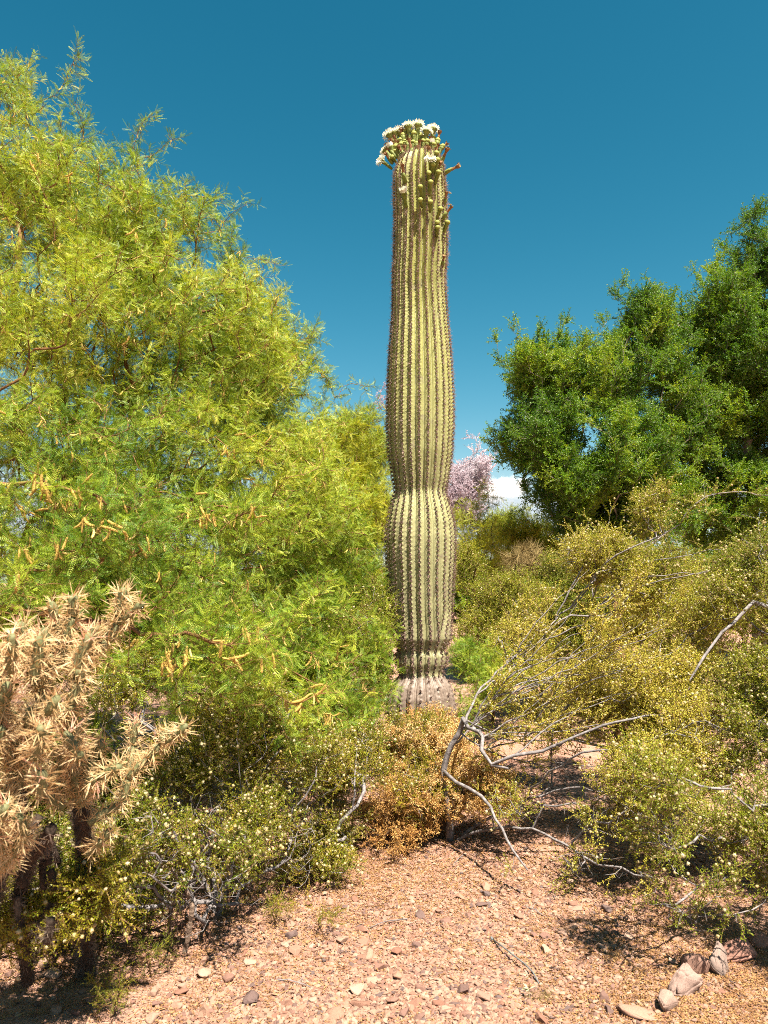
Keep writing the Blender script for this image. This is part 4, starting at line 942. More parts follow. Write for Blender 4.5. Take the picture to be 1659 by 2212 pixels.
# ------------------------------------------------------------------ right creosote with the grey boughs
J_root = G(975, 1812)
Jl = [
 [P(965, 1740, 4.72), P(958, 1665, 4.68), P(975, 1610, 4.66), P(1001, 1552, 4.62)],                                   # main kinked stem
 [P(1001, 1552, 4.62), P(1012, 1572, 4.55), P(1035, 1580, 4.5), P(1043, 1592, 4.48), P(1040, 1620, 4.42), P(1062, 1652, 4.38), P(1098, 1660, 4.35)],
 [P(1055, 1648, 4.38), P(1110, 1632, 4.33), P(1200, 1610, 4.28), P(1270, 1580, 4.25), P(1330, 1560, 4.2), P(1430, 1545, 4.2)],
 [P(990, 1580, 4.66), P(1030, 1500, 4.9), P(1110, 1420, 5.1), P(1200, 1340, 5.3), P(1330, 1225, 5.5), P(1440, 1150, 5.7)],
 [P(1030, 1500, 4.9), P(1110, 1440, 5.0), P(1210, 1340, 5.1), P(1300, 1330, 5.2), P(1420, 1260, 5.3)],
 [P(1012, 1562, 4.6), P(1060, 1582, 4.7), P(1130, 1590, 4.75), P(1220, 1560, 4.8), P(1340, 1575, 4.9)],
 [P(1000, 1570, 4.62), P(1050, 1620, 4.55), P(1110, 1640, 4.6), P(1230, 1650, 4.6), P(1350, 1660, 4.5)],
 [P(958, 1665, 4.68), P(985, 1690, 4.55), P(1040, 1720, 4.4), P(1085, 1790, 4.15), P(1110, 1840, 4.0), P(1140, 1880, 3.9)],
 [P(1010, 1795, 4.8), P(1085, 1755, 4.7), P(1170, 1720, 4.6), P(1260, 1700, 4.5)],
 [P(1020, 1800, 4.7), P(1150, 1790, 4.4), P(1260, 1850, 4.0), P(1370, 1890, 3.8), P(1420, 1900, 3.7)],
 [P(1110, 1420, 5.1), P(1180, 1380, 4.9), P(1260, 1350, 4.8), P(1290, 1310, 4.7), P(1400, 1245, 4.6), P(1530, 1235, 4.5)],
 [P(975, 1610, 4.66), P(1090, 1520, 4.9), P(1200, 1490, 5.0), P(1300, 1440, 5.1), P(1380, 1430, 5.1)],
 [P(1220, 1300, 5.3), P(1330, 1200, 5.0), P(1440, 1150, 4.9), P(1500, 1090, 4.8), P(1550, 1066, 4.8), P(1610, 1062, 4.8), P(1690, 1080, 4.8)],   # arch
 [P(1277, 1338, 5.2), P(1366, 1235, 5.0), P(1424, 1209, 4.9), P(1495, 1198, 4.9), P(1562, 1187, 4.9)],
 [P(1277, 1338, 5.2), P(1400, 1262, 4.8), P(1500, 1240, 4.7), P(1560, 1222, 4.7)],
 [P(1110, 1420, 5.1), P(1171, 1424, 5.0), P(1233, 1373, 4.9), P(1295, 1360, 4.8)],
 [P(1191, 1330, 5.3), P(1249, 1244, 5.3), P(1307, 1160, 5.4), P(1320, 1093, 5.4)],
 [P(1110, 1632, 4.33), P(1200, 1560, 4.4), P(1330, 1500, 4.4), P(1450, 1490, 4.3)],
 [P(1110, 1755, 4.6), P(1230, 1640, 4.3), P(1380, 1610, 4.1), P(1500, 1560, 4.0)],
]
Jr = [(0.024, 0.017), (0.017, 0.010, 1), (0.011, 0.006, 1), (0.012, 0.004, 1), (0.008, 0.003, 1), (0.009, 0.003, 1), (0.007, 0.003, 1), (0.015, 0.007, 1), (0.016, 0.006), (0.013, 0.006), (0.008, 0.003, 1), (0.008, 0.003, 1), (0.008, 0.0035, 1)] + [(0.0065, 0.0028, 1)]*6 + [(0.0062, 0.0022, 1)]*18
Jr = [tuple([a*0.78, b*0.78] + list(c)) if i > 2 else (a, b, *c) for i, (a, b, *c) in enumerate(Jr)]
rj = random.Random(31)
for i in range(18):
    sx, sy = rj.choice([(1012, 1540), (1035, 1500), (1055, 1585), (1043, 1592), (1062, 1648), (1110, 1632), (1075, 1455)])
    a_ = rj.uniform(-0.05, 0.95)                      # angle above level, towards the upper right
    L_ = rj.uniform(230, 520); ex, ey = sx + L_*math.cos(a_), sy - L_*math.sin(a_); Y0, Y1 = 4.5, rj.uniform(4.2, 4.75)
    b_ = rj.uniform(-22, 22)
    Jl.append([P(sx, sy, Y0), P(sx + (ex-sx)*0.33, sy + (ey-sy)*0.33 + b_*0.7, Y0*0.67+Y1*0.33), P(sx + (ex-sx)*0.66, sy + (ey-sy)*0.66 + b_, Y0*0.33+Y1*0.67), P(ex, ey, Y1)])
J_BL = [(1430, 1110, 5.6, 55, 70, 0.4), (1470, 1090, 5.2, 50, 45, 0.4), (1290, 1200, 5.5, 80, 55, 0.5), (1370, 1250, 5.4, 110, 70, 0.6), (1200, 1330, 5.4, 110, 70, 0.5), (1120, 1400, 5.3, 60, 60, 0.4), (1330, 1390, 5.3, 150, 90, 0.6), (1450, 1330, 5.2, 110, 90, 0.6),
        (1250, 1500, 4.9, 160, 60, 0.5), (1420, 1480, 4.6, 140, 80, 0.5), (1130, 1560, 5.0, 90, 45, 0.35), (1180, 1640, 4.6, 130, 45, 0.4), (1360, 1620, 4.4, 150, 70, 0.4), (1500, 1600, 4.2, 120, 110, 0.4), (1130, 1740, 4.4, 90, 40, 0.35), (1200, 1880, 3.9, 110, 45, 0.3), (1330, 1760, 4.1, 130, 50, 0.35), (1310, 1900, 3.6, 110, 40, 0.3), (1400, 1700, 3.9, 100, 80, 0.35)]
eJ, sJ, ptsJ = plant('creosote_bush', 'big golden creosote bush sprawling on pale grey crooked boughs from beside the dry shrub', 'shrub', None, J_root, J_BL, 3300, 'creo_gold', 41,
      [P(1400, 1022, 5.6), P(1450, 1030, 5.5), P(1520, 1045, 5.2), P(1530, 1110, 5.0), P(1240, 1150, 5.5), P(1275, 1120, 5.6)], Jl, Jr, bark='bark_grey', alpha=0.16, seg=0.09, jit=0.009, r0=0.0014, rcap=0.006, per=2.8, sc=(0.7, 1.15), thr=-0.06, freq=1.7,
      leaf_r=0.0045, leafthr=-0.2, lowbare=0.48, balls=11000, updir=0.3, wood='branches', leaf='foliage', tint0=0.45)
J2_root = G(1740, 1860)
J2l = [[P(1800, 1560, 4.4), P(1659, 1312, 4.4), P(1560, 1365, 4.3), P(1520, 1420, 4.2), P(1490, 1470, 4.2)], [P(1660, 1850, 3.6), P(1560, 1900, 3.4), P(1480, 1940, 3.3)]]
plant('creosote_bush', 'creosote bush thick with cream seed heads, its sprays hanging over the row of rocks', 'shrub', None, J2_root,
      [(1640, 1220, 4.7, 75, 70, 0.45), (1600, 1320, 4.6, 90, 90, 0.5), (1640, 1480, 4.3, 90, 110, 0.45), (1570, 1600, 3.9, 100, 90, 0.4), (1530, 1720, 3.5, 100, 90, 0.35), (1500, 1860, 3.25, 100, 75, 0.28), (1500, 1950, 3.2, 100, 45, 0.22), (1450, 1680, 3.1, 100, 45, 0.2), (1420, 1800, 3.2, 70, 50, 0.25), (1640, 1850, 3.3, 60, 150, 0.3), (1850, 1800, 3.0, 150, 200, 0.5), (1740, 1600, 3.9, 100, 250, 0.5)],
      2500, 'creo_gold', 42, [P(1600, 1110, 4.8), P(1640, 1125, 4.8), P(1430, 1830, 3.5)], J2l, [(0.018, 0.008), (0.010, 0.005)], bark='bark_grey', alpha=0.16, seg=0.08, jit=0.008, r0=0.0013, rcap=0.006, per=2.5, sc=(0.7, 1.1), thr=-0.12, freq=2.0,
      leaf_r=0.0045, leafthr=-0.16, lowbare=0.38, balls=9500, updir=0.15, wood='branches', leaf='foliage', tint0=0.4)

# ------------------------------------------------------------------ left creosotes
K_root = G(470, 1985)
plant('creosote_bush', 'dark green creosote bush dotted with round cream seed heads under the mesquite', 'shrub', None, K_root,
      [(330, 1500, 4.15, 130, 100, 0.4), (560, 1530, 4.2, 130, 70, 0.35), (480, 1600, 4.05, 150, 100, 0.45), (640, 1640, 4.25, 130, 90, 0.4), (300, 1720, 3.8, 150, 90, 0.4), (480, 1760, 3.75, 150, 90, 0.4), (620, 1790, 4.0, 90, 90, 0.35), (360, 1880, 3.6, 150, 70, 0.35), (520, 1950, 3.75, 60, 80, 0.2), (180, 1800, 3.8, 150, 110, 0.4), (330, 1960, 3.5, 110, 60, 0.25), (440, 2020, 3.4, 60, 50, 0.18), (450, 1860, 3.3, 120, 80, 0.3), (320, 1800, 3.1, 90, 90, 0.25), (140, 1880, 3.0, 120, 60, 0.25), (120, 1940, 3.5, 120, 60, 0.3), (-150, 1800, 3.3, 200, 200, 0.6), (-250, 2000, 2.6, 150, 150, 0.4), (230, 1450, 4.5, 100, 60, 0.3)],
      3800, 'creo', 43, [], [[P(455, 1850, 3.9), P(400, 1710, 3.9), P(385, 1640, 3.95), P(405, 1580, 4.0)], [P(500, 1870, 3.9), P(560, 1720, 4.1), P(600, 1600, 4.4)], [P(440, 1900, 3.85), P(330, 1780, 3.9), P(250, 1650, 4.0)]],
      [(0.011, 0.005), (0.008, 0.004), (0.008, 0.004)], bark='bark_grey', alpha=0.2, seg=0.08, jit=0.009, r0=0.0013, rcap=0.011, per=2.3, sc=(0.7, 1.1), thr=-0.12, freq=1.9, leaf_r=0.0042, leafthr=-0.08, lowbare=0.4, balls=7500, updir=0.3, wood='branches', leaf='foliage', tint0=0.45)
plant('creosote_bush', 'dark creosote bush in deep shade wrapped round the cholla trunks', 'shrub', None, G(70, 2060),
      [(90, 1965, 2.75, 140, 55, 0.2), (225, 1900, 2.8, 60, 70, 0.15), (110, 1850, 3.7, 160, 110, 0.4), (50, 1990, 3.5, 140, 70, 0.3), (240, 1960, 3.5, 100, 70, 0.3), (150, 1720, 3.8, 150, 90, 0.4)], 1900, 'creo', 46, [], (), (), bark='bark_brown', alpha=0.2, seg=0.08, jit=0.009, r0=0.0013, rcap=0.008, per=2.4, sc=(0.7, 1.1), thr=-0.3, freq=1.9, leaf_r=0.0042, balls=1800, updir=0.3, wood='branches', leaf='foliage', tint0=0.4)
K2_root = G(735, 1900)
plant('creosote_bush', 'thin creosote bush between the dark creosote and the dry shrub, with bare lower stems', 'shrub', None, K2_root,
      [(700, 1700, 4.5, 90, 80, 0.35), (760, 1640, 4.7, 80, 70, 0.35), (690, 1850, 4.2, 80, 60, 0.3), (740, 1780, 4.4, 60, 60, 0.3), (760, 1940, 4.0, 45, 35, 0.15), (640, 1930, 4.0, 70, 40, 0.2)],
      1400, 'creo', 44, [], (), (), bark='bark_grey', alpha=0.2, seg=0.08, jit=0.009, r0=0.0013, rcap=0.011, per=2.2, sc=(0.7, 1.05), thr=-0.05, freq=2.0, leaf_r=0.0042, leafthr=-0.0, balls=1500, updir=0.3, wood='branches', leaf='foliage', tint0=0.42)
K3_root = G(790, 1700)
plant('creosote_bush', 'olive creosote bush pressed against the lower saguaro column, under the mesquite sprays', 'shrub', None, K3_root,
      [(780, 1400, 5.7, 70, 90, 0.4), (700, 1440, 5.7, 90, 70, 0.4), (820, 1330, 5.9, 30, 80, 0.2), (795, 1460, 5.9, 40, 80, 0.2), (810, 1440, 6.9, 45, 60, 0.3), (790, 1510, 6.5, 60, 50, 0.3), (770, 1560, 5.5, 60, 60, 0.35), (560, 1470, 5.4, 110, 60, 0.4), (730, 1540, 5.3, 70, 50, 0.3), (640, 1520, 5.3, 80, 50, 0.3)],
      1100, 'creo_gold', 45, [], (), (), bark='bark_grey', alpha=0.2, seg=0.09, jit=0.009, r0=0.0014, rcap=0.006, per=2.4, sc=(0.8, 1.2), thr=-0.2, freq=1.8, leaf_r=0.0045, balls=1300, updir=0.3, wood='branches', leaf='foliage', tint0=0.35)
for i, (dx, dy, h, lab) in enumerate([(232, 2200, 0.20, 'tiny creosote seedling sprouting at the bottom edge before the cholla'), (705, 2020, 0.12, 'small creosote sprout at the shaded rim of the gravel'), (330, 2110, 0.16, 'small creosote sprout in the shade beside the dead cholla arch'), (600, 2000, 0.14, 'low creosote sprout under the left bush edge')]):
    g = G(dx, dy); yy = g.y; kx = pxm(yy, 0.1)
    plant('creosote_seedling', lab, 'plant', None, g, [(dx, dy - h/kx*0.5, yy, 0.09/kx, h/kx*0.5, 0.08)], 40, 'creo', 60+i, bark='twig_red', alpha=0.2, seg=0.03, jit=0.003, r0=0.001, rcap=0.003, per=1.4, sc=(0.35, 0.55), thr=-2, leaf_r=0.01, wood='stems', leaf='foliage', leafmin=g.z+0.02)

# ------------------------------------------------------------------ dried shrub before the saguaro
L_root = G(930, 1800)
plant('dry_shrub', 'golden brown dried shrub with withered leaves at the foot of the saguaro', 'shrub', None, L_root,
      [(950, 1560, 5.4, 45, 30, 0.15), (900, 1575, 5.5, 60, 30, 0.2), (910, 1640, 5.0, 95, 75, 0.35), (970, 1620, 5.1, 50, 50, 0.3), (870, 1740, 4.8, 90, 60, 0.35), (950, 1720, 4.8, 60, 60, 0.3), (880, 1820, 4.6, 90, 30, 0.25), (930, 1600, 5.2, 70, 40, 0.25), (840, 1620, 5.2, 50, 50, 0.25), (1050, 1690, 4.8, 60, 60, 0.3)],
      1700, 'dry', 51, [], [[P(962, 1760, 4.8), P(965, 1690, 4.85), P(940, 1600, 5.0)], [P(850, 1750, 4.8), P(830, 1690, 4.9)]], [(0.026, 0.012), (0.016, 0.006)], bark='bark_brown', alpha=0.2, seg=0.08, jit=0.01, r0=0.0014, rcap=0.015,
      per=2.3, sc=(0.6, 1.05), thr=-0.15, freq=2.2, leaf_r=0.005, updir=0.1, wood='branches', leaf='foliage')
plant('creosote_bush', 'small green creosote growing up through the golden dried shrub', 'shrub', None, G(905, 1815),
      [(900, 1700, 4.85, 90, 80, 0.3), (930, 1570, 5.2, 50, 30, 0.2), (860, 1610, 5.0, 60, 60, 0.25)], 330, 'creo', 52, [], (), (), bark='bark_grey', alpha=0.2, seg=0.08, r0=0.0013, rcap=0.01, per=2.0, sc=(0.6, 1.0), thr=-0.05, freq=2.2, leaf_r=0.0042,
      balls=250, wood='branches', leaf='foliage', tint0=0.5)

# ------------------------------------------------------------------ cholla, near left
def cholla():
    base = G(190, 2100)
    root = link('cholla_cactus', None, None, 'spiny straw coloured cholla with jointed branches in the near corner', 'cactus', loc=base)
    skin = solid_mat('cholla_skin', (0.13, 0.15, 0.055), (0.28, 0.26, 0.13), 30, 0.7)
    old = solid_mat('cholla_trunk', (0.03, 0.02, 0.014), (0.10, 0.068, 0.048), 25, 0.95, 0.6)
    spm = leaf_mat('cholla_spine', [(0.0, (0.62, 0.38, 0.16)), (0.5, (0.88, 0.61, 0.30)), (0.85, (1.08, 0.82, 0.48)), (1.0, (0.90, 0.46, 0.32))], 0.25, 0.5)
    oldsp = leaf_mat('old_spine', [(0.0, (0.10, 0.065, 0.045)), (0.5, (0.18, 0.12, 0.09)), (1.0, (0.30, 0.22, 0.16))], 0.1, 0.8)
    J = []
    def chain(pts, r, old_=False):
        ks = [1.0, 0.96, 0.92, 0.88, 0.86] if old_ else [0.86]*9
        pts = [(a, b, c*k) for (a, b, c), k in zip(pts, ks)]
        for a, b in zip(pts[:-1], pts[1:]): J.append((P(*a), P(*b), r*0.9, old_))
    chain([(190, 2110, 3.2), (192, 1960, 3.1), (186, 1840, 3.05), (175, 1740, 3.0)], 0.036, True)
    chain([(-60, 2160, 2.8), (-30, 1990, 2.75), (0, 1880, 2.7), (20, 1780, 2.68), (38, 1700, 2.65)], 0.040, True)
    chain([(60, 2120, 2.95), (40, 1960, 2.85), (60, 1860, 2.8), (110, 1790, 2.8)], 0.026, True)
    chain([(175, 1740, 3.0), (150, 1660, 2.95)], 0.026); chain([(135, 1745, 2.9), (94, 1703, 2.85), (128, 1655, 2.85), (159, 1607, 2.85)], 0.019)
    chain([(175, 1740, 3.0), (180, 1680, 2.95), (205, 1635, 2.95), (222, 1598, 2.95)], 0.018); chain([(180, 1690, 2.95), (215, 1680, 2.9), (262, 1655, 2.88)], 0.018)
    chain([(190, 1780, 3.05), (265, 1735, 3.1), (275, 1680, 3.1), (320, 1640, 3.1), (345, 1605, 3.1), (363, 1570, 3.1)], 0.017); chain([(345, 1605, 3.1), (375, 1590, 3.08), (403, 1565, 3.06)], 0.015)
    chain([(275, 1680, 3.1), (285, 1610, 3.15), (293, 1555, 3.15)], 0.015); chain([(190, 1850, 3.05), (225, 1815, 3.0), (240, 1790, 3.0)], 0.015)
    chain([(38, 1700, 2.65), (25, 1650, 2.6), (31, 1600, 2.55)], 0.021); chain([(38, 1700, 2.65), (62, 1620, 2.6), (66, 1575, 2.55), (68, 1530, 2.5)], 0.021)
    chain([(62, 1620, 2.65), (110, 1560, 2.7), (150, 1520, 2.72), (172, 1470, 2.72), (170, 1440, 2.7)], 0.021); chain([(150, 1520, 2.72), (165, 1600, 2.8), (150, 1660, 2.95)], 0.024)
    chain([(172, 1470, 2.75), (198, 1410, 2.75), (210, 1350, 2.72)], 0.020); chain([(198, 1410, 2.75), (235, 1385, 2.75), (255, 1345, 2.75), (267, 1270, 2.72)], 0.018); chain([(255, 1345, 2.75), (290, 1320, 2.72), (310, 1302, 2.7)], 0.015)
    chain([(110, 1560, 2.7), (85, 1490, 2.65), (108, 1415, 2.6)], 0.020); chain([(85, 1490, 2.65), (60, 1430, 2.6), (43, 1345, 2.55)], 0.020); chain([(60, 1430, 2.62), (100, 1400, 2.6), (97, 1355, 2.58)], 0.018)
    chain([(108, 1450, 2.65), (140, 1390, 2.65), (155, 1330, 2.65), (159, 1285, 2.63)], 0.019); chain([(140, 1390, 2.65), (120, 1340, 2.62), (111, 1300, 2.6)], 0.016)
    chain([(25, 1650, 2.6), (-10, 1560, 2.5), (17, 1475, 2.45)], 0.022); chain([(-10, 1560, 2.5), (-30, 1450, 2.45), (5, 1390, 2.45)], 0.020); chain([(66, 1575, 2.6), (100, 1540, 2.5), (125, 1505, 2.48)], 0.018)
    chain([(38, 1760, 2.65), (-20, 1700, 2.5), (-40, 1640, 2.45)], 0.022)
    chain([(0, 1880, 2.7), (30, 1840, 2.6), (55, 1800, 2.55), (35, 1760, 2.5)], 0.018); chain([(20, 1850, 2.7), (-10, 1790, 2.5), (15, 1740, 2.45)], 0.018)
    rc = random.Random(6)
    for i in range(16):
        dx, dy = rc.uniform(-60, 150), rc.uniform(1760, 1990); Y = rc.uniform(2.45, 2.85)
        a = P(dx, dy, Y); J.append((a, a + Vector((rc.uniform(-.05, .05), rc.uniform(-.04, .04), -rc.uniform(.06, .12))), 0.014, True))
    for i in range(30):
        dx, dy = rc.uniform(-120, 190), rc.uniform(1390, 1680); Y = rc.uniform(2.0, 2.5)
        a = P(dx, dy+45, Y+0.05); b = a + Vector((rc.uniform(-.06, .06), rc.uniform(-.07, .03), rc.uniform(.07, .12))); J.append((a, b, 0.0155, False))
    sp = []; sdirs = []; ssc = []; stn = []; osp = []; osd = []
    for a, b, r, od in J:
        L = (b-a).length; mb = MB(); d = (b-a).normalized(); u = d.orthogonal().normalized(); q = u.cross(d); k = max(5, int(L/0.010)); pts = []; rad = []
        bow = rv(rc)*L*0.05
        for i in range(k+1):
            f = i/k; pts.append(a + (b-a)*f + bow*math.sin(math.pi*f) - base)
            env = (0.72 + 0.28*math.sin(math.pi*min(1, f*1.05))**0.6) if not od else 1.0-0.15*f
            if not od and f > 0.93: env *= 0.6
            rad.append(r*env*(1+(0.10*math.sin(i*2.3) if not od else 0.22*noise.noise(Vector((i*0.7, a.x*9, 0))))))
        mb.tube(pts, rad, 9, 0)
        o = link('joint' if not od else 'trunk', mb.mesh('joint', [old if od else skin], True), root)
        m = int(L*2*math.pi*r/(0.0205**2)*(0.9 if not od else 1.1))
        for i in range(m):
            f = (i+rc.random())/m; an = i*2.399; o_ = u*math.cos(an)+q*math.sin(an); pt = a+(b-a)*f+bow*math.sin(math.pi*f)+o_*r*0.85
            if od: osp.append(pt); osd.append(o_+d*rc.uniform(-.3, .3))
            else:
                sp.append(pt); sdirs.append(o_*1.0+d*(0.25 + 1.1*max(0, f-0.8)/0.2) + rv(rc)*0.2); ssc.append(rc.uniform(0.75, 1.15)); stn.append(0.35+0.3*rc.random() + (0.45 if f > 0.85 else 0)*rc.random())
    def cl(mat, n, L0, L1, seed, wd):
        r = random.Random(seed); mb = MB()
        for i in range(n):
            a = r.uniform(0, 6.28); up = r.uniform(0.25, 1.9); dd = Vector((math.cos(a), math.sin(a), up)).normalized(); L = r.uniform(L0, L1)
            mb.tube([Vector((0, 0, -0.002)), dd*L*0.45, dd*L*0.8, dd*L], [wd*0.8, wd, wd*0.7, wd*0.1], 3, 0, False)
        return mb.mesh('spines', [mat])
    pg = proto_group('cholla_spines', [cl(spm, 8, 0.018, 0.060, 800+i, 0.00095) for i in range(6)]); rg_ = np.random.default_rng(3)
    scatter('spines', pg, np.array([tuple(p) for p in sp]), np.array([tuple(p) for p in sdirs]), np.array(ssc), np.array(stn), rg_, root, base=base)
    pg2 = proto_group('cholla_old_spines', [cl(oldsp, 6, 0.015, 0.035, 820+i, 0.0007) for i in range(3)])
    scatter('old_spines', pg2, np.array([tuple(p) for p in osp]), np.array([tuple(p) for p in osd]), rg_.uniform(0.7, 1.2, len(osp)), rg_.uniform(0, 1, len(osp)), rg_, root, base=base)
cholla()
# dead arched cholla skeleton on the ground
def arch():
    base = G(398, 2058); mb = MB(); y = base.y
    r = random.Random(4)
    def strand(pts, rad):
        v = [P(*p)-base for p in pts]; out = []
        for a, b in zip(v[:-1], v[1:]):
            for k in range(4): out.append(a.lerp(b, k/4)+rv(r)*0.004)
        out.append(v[-1]); mb.tube(out, [rad*(1-0.3*i/len(out))*r.uniform(0.75, 1.2) for i in range(len(out))], 6)
    strand([(400, 2062, y), (408, 2000, y-.02), (415, 1955, y-.03), (400, 1915, y-.02), (375, 1880, y), (330, 1862, y+.05), (290, 1870, y+.1)], 0.012)
    strand([(372, 2035, y+.05), (365, 1985, y+.03), (372, 1955, y), (400, 1930, y-.02)], 0.009)
    for i in range(10):
        x = r.uniform(340, 410); strand([(x, r.uniform(1880, 1960), y), (x+r.uniform(-30, 20), r.uniform(1960, 2050), y+r.uniform(-.05, .05))], 0.002)
    link('dead_branch', mb.mesh('arch', [M['skeleton']]), None, 'dead brown cholla branch bent into an arch, its ends resting on the ground', 'dead branch', loc=base)
arch()

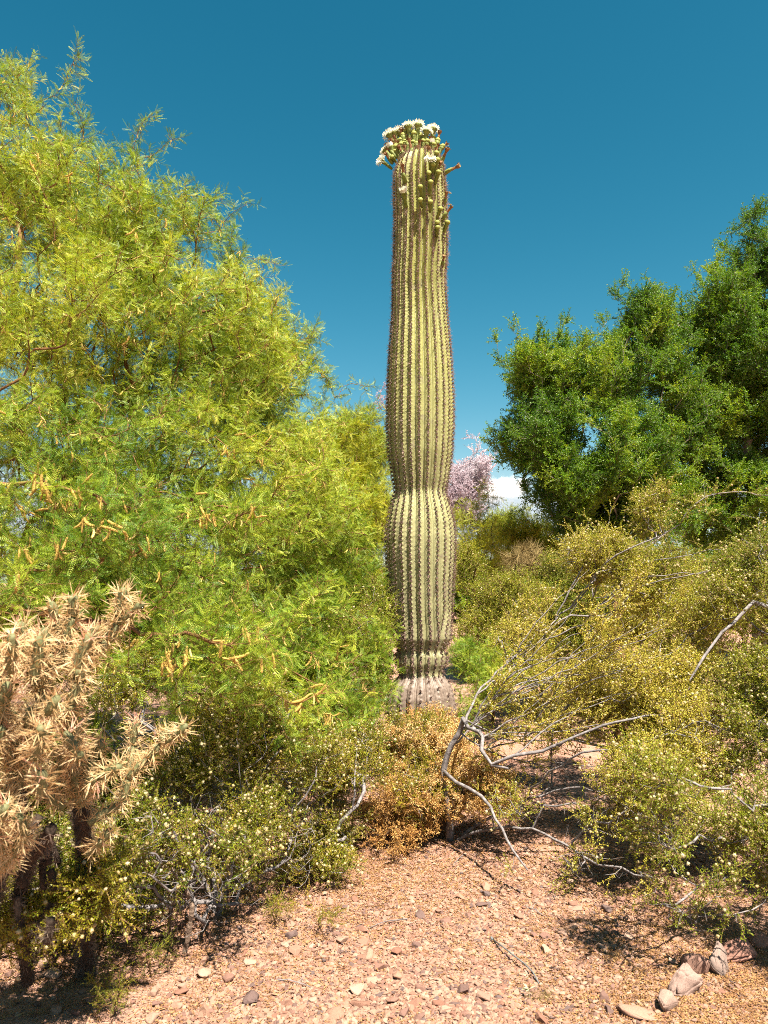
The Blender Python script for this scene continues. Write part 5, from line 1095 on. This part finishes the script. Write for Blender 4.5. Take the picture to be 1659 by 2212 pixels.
# ------------------------------------------------------------------ small things on the gravel
def small_things():
    r = random.Random(8)
    g = G(1065, 2036); mb = MB(); pts = [G(1065, 2036)+Vector((0, 0, 0.012)), G(1085, 2060)+Vector((0, 0, 0.03)), G(1110, 2083)+Vector((0, 0, 0.035)), G(1135, 2100)+Vector((0, 0, 0.03)), G(1152, 2115)+Vector((0, 0, 0.025)), G(1166, 2130)+Vector((0, 0, 0.004))]
    mb.tube(rel(pts, g), [0.0032]*6, 8)
    tm = solid_mat('grey_tube', (0.12, 0.13, 0.13), (0.22, 0.23, 0.22), 30, 0.5)
    o = link('irrigation_tube', mb.mesh('tube', [tm], True), None, 'thin grey drip irrigation tube lying curved across the gravel', 'tube', loc=g)
    mb = MB(); mb.tube([Vector((0, 0, 0.004)), Vector((-0.004, 0.004, 0.014)), Vector((-0.008, 0.008, 0.022))], [0.0055, 0.006, 0.004], 10); link('emitter', mb.mesh('emitter', [tm], True), o)
    # wilted plant with straw tuft
    g = G(1162, 2158); e = link('straw_tuft', None, None, 'little wilted plant with a straw tuft at the lower end of the irrigation tube', 'plant', loc=g)
    mb = MB()
    for i in range(110):
        p = Vector((r.uniform(-.03, .05), r.uniform(-.03, .03), 0)); d = Vector((r.uniform(-.7, .9), r.uniform(-.6, .4), r.uniform(.3, 1))).normalized(); L = r.uniform(.025, .06)
        mb.tube([p, p+d*L*.5, p+d*L+Vector((0, 0, -.01))], [.0007, .0006, .0003], 3, 0, False)
    link('stems', mb.mesh('stems', [M['straw']]), e)
    gl = solid_mat('pale_leaf', (0.42, 0.44, 0.22), (0.62, 0.60, 0.38), 40, 0.7); mb = MB()
    for i in range(9):
        a = r.uniform(0, 6.28); kite(mb, Vector((-.035, 0, .035)), Vector((math.cos(a), math.sin(a), r.uniform(-.2, .5))), Vector((0, 0, 1)), r.uniform(.02, .035), .009)
    mb.tube([Vector((-.03, 0, 0)), Vector((-.035, 0, .035))], [.0015, .001], 4)
    link('leaves', mb.mesh('leaves', [gl]), e)
    # yellow green fruit
    g = G(1203, 1993 + 0) if False else G(1003, 1795)
    bm = bmesh.new(); bmesh.ops.create_uvsphere(bm, u_segments=14, v_segments=9, radius=0.016)
    for v in bm.verts: v.co.z *= 0.85; v.co += v.co.normalized()*0.001*math.sin(6*math.atan2(v.co.y, v.co.x))
    for f in bm.faces: f.smooth = True
    me = bpy.data.meshes.new('gourd'); bm.to_mesh(me); bm.free(); me.materials.append(solid_mat('gourd', (0.35, 0.36, 0.04), (0.5, 0.5, 0.08), 60, 0.5))
    link('wild_gourd', me, None, 'round yellow green gourd lying by the stem of the dried shrub', 'gourd', loc=g+Vector((0.03, -0.03, 0.012)))
    # dry fallen twigs
    for i, (a, b, lab) in enumerate([((880, 1990), (790, 2010), 'pale thin twig lying on the gravel left of centre'), ((1000, 1850), (975, 1875), 'short bent twig on the gravel before the dried shrub'), ((600, 2120), (680, 2140), 'thin dry twig lying near the brown pyramid stone'), ((1180, 1985), (1130, 1960), 'forked dry twig in the shadow of the right bush')]):
        ga, gb = G(*a), G(*b); mb = MB(); k = 7; pts = []
        for j in range(k+1):
            p = ga.lerp(gb, j/k); p.z = gz(p.x, p.y)+0.006+0.012*math.sin(math.pi*j/k); pts.append(p-ga+rv(r)*0.004)
        mb.tube(pts, [.0028-.0002*j for j in range(k+1)], 5); mb.tube([pts[4], pts[4]+Vector((.02, .03, .01)), pts[4]+Vector((.05, .05, .006))], [.0016, .0012, .0006], 4)
        link('fallen_twig', mb.mesh('twig', [M['bark_grey']]), None, lab, 'twig', loc=ga)
    # weathered posts behind the bushes
    pm = solid_mat('weathered_post', (0.17, 0.07, 0.05), (0.33, 0.17, 0.12), 14, 0.9, 0.5)
    for i, (dx, top, Y, wpx, lab) in enumerate([(1334, 1283, 7.2, 13, 'stout weathered reddish wooden post glimpsed through the creosote boughs'), (1168, 1290, 9.8, 6, 'thin dark red wooden post beyond the middle creosote bushes')]):
        c = P(dx, top, Y); g = on_ground(c.x, Y); bm = bmesh.new(); bmesh.ops.create_cube(bm, size=1); wd = wpx*pxm(Y)*2
        for v in bm.verts: v.co.x *= wd*0.8; v.co.y *= wd*0.7; v.co.z = (v.co.z+0.5)*(c.z-g.z)
        bmesh.ops.subdivide_edges(bm, edges=bm.edges[:], cuts=6, use_grid_fill=True)
        for v in bm.verts: v.co += Vector((1, 1, 0.3))*0.008*noise.noise(v.co*9)
        me = bpy.data.meshes.new('post'); bm.to_mesh(me); bm.free(); me.materials.append(pm)
        link('wooden_post', me, None, lab, 'post', loc=g)
small_things()

# ------------------------------------------------------------------ little cloud low over the horizon
def cloud():
    m, t, o = newmat('cloud_vapour'); tc = N(t, 'ShaderNodeTexCoord')
    nz = N(t, 'ShaderNodeTexNoise', Scale=0.11, Detail=6, Roughness=0.6); t.links.new(tc.outputs['Object'], nz.inputs['Vector'])
    ln = N(t, 'ShaderNodeVectorMath', operation='MULTIPLY'); ln.inputs[1].default_value = (1/26, 1/14, 1/9); t.links.new(tc.outputs['Object'], ln.inputs[0])
    le = N(t, 'ShaderNodeVectorMath', operation='LENGTH'); t.links.new(ln.outputs[0], le.inputs[0])
    a = N(t, 'ShaderNodeMath', operation='SUBTRACT'); t.links.new(nz.outputs['Fac'], a.inputs[0]); 
    b = N(t, 'ShaderNodeMath', operation='MULTIPLY'); b.inputs[1].default_value = 0.42; t.links.new(le.outputs['Value'], b.inputs[0]); t.links.new(b.outputs[0], a.inputs[1])
    c = N(t, 'ShaderNodeMath', operation='MULTIPLY'); c.inputs[1].default_value = 0.38; c.use_clamp = True
    d = N(t, 'ShaderNodeMath', operation='SUBTRACT'); d.inputs[1].default_value = 0.17; t.links.new(a.outputs[0], d.inputs[0]); t.links.new(d.outputs[0], c.inputs[0])
    v = N(t, 'ShaderNodeVolumePrincipled', Anisotropy=0.0); v.inputs['Color'].default_value = (1, 1, 1, 1); t.links.new(c.outputs[0], v.inputs['Density'])
    t.links.new(v.outputs[0], o.inputs['Volume'])
    bm = bmesh.new(); bmesh.ops.create_icosphere(bm, subdivisions=3, radius=1)
    for q in bm.verts: q.co = Vector((q.co.x*36, q.co.y*15, q.co.z*13))
    me = bpy.data.meshes.new('cloud'); bm.to_mesh(me); bm.free(); me.materials.append(m)
    link('clouds', me, None, 'small white cloud low in the gap between the lilac tree and the green crown', 'cloud', kind='stuff', loc=P(1075, 1055, 420))
cloud()
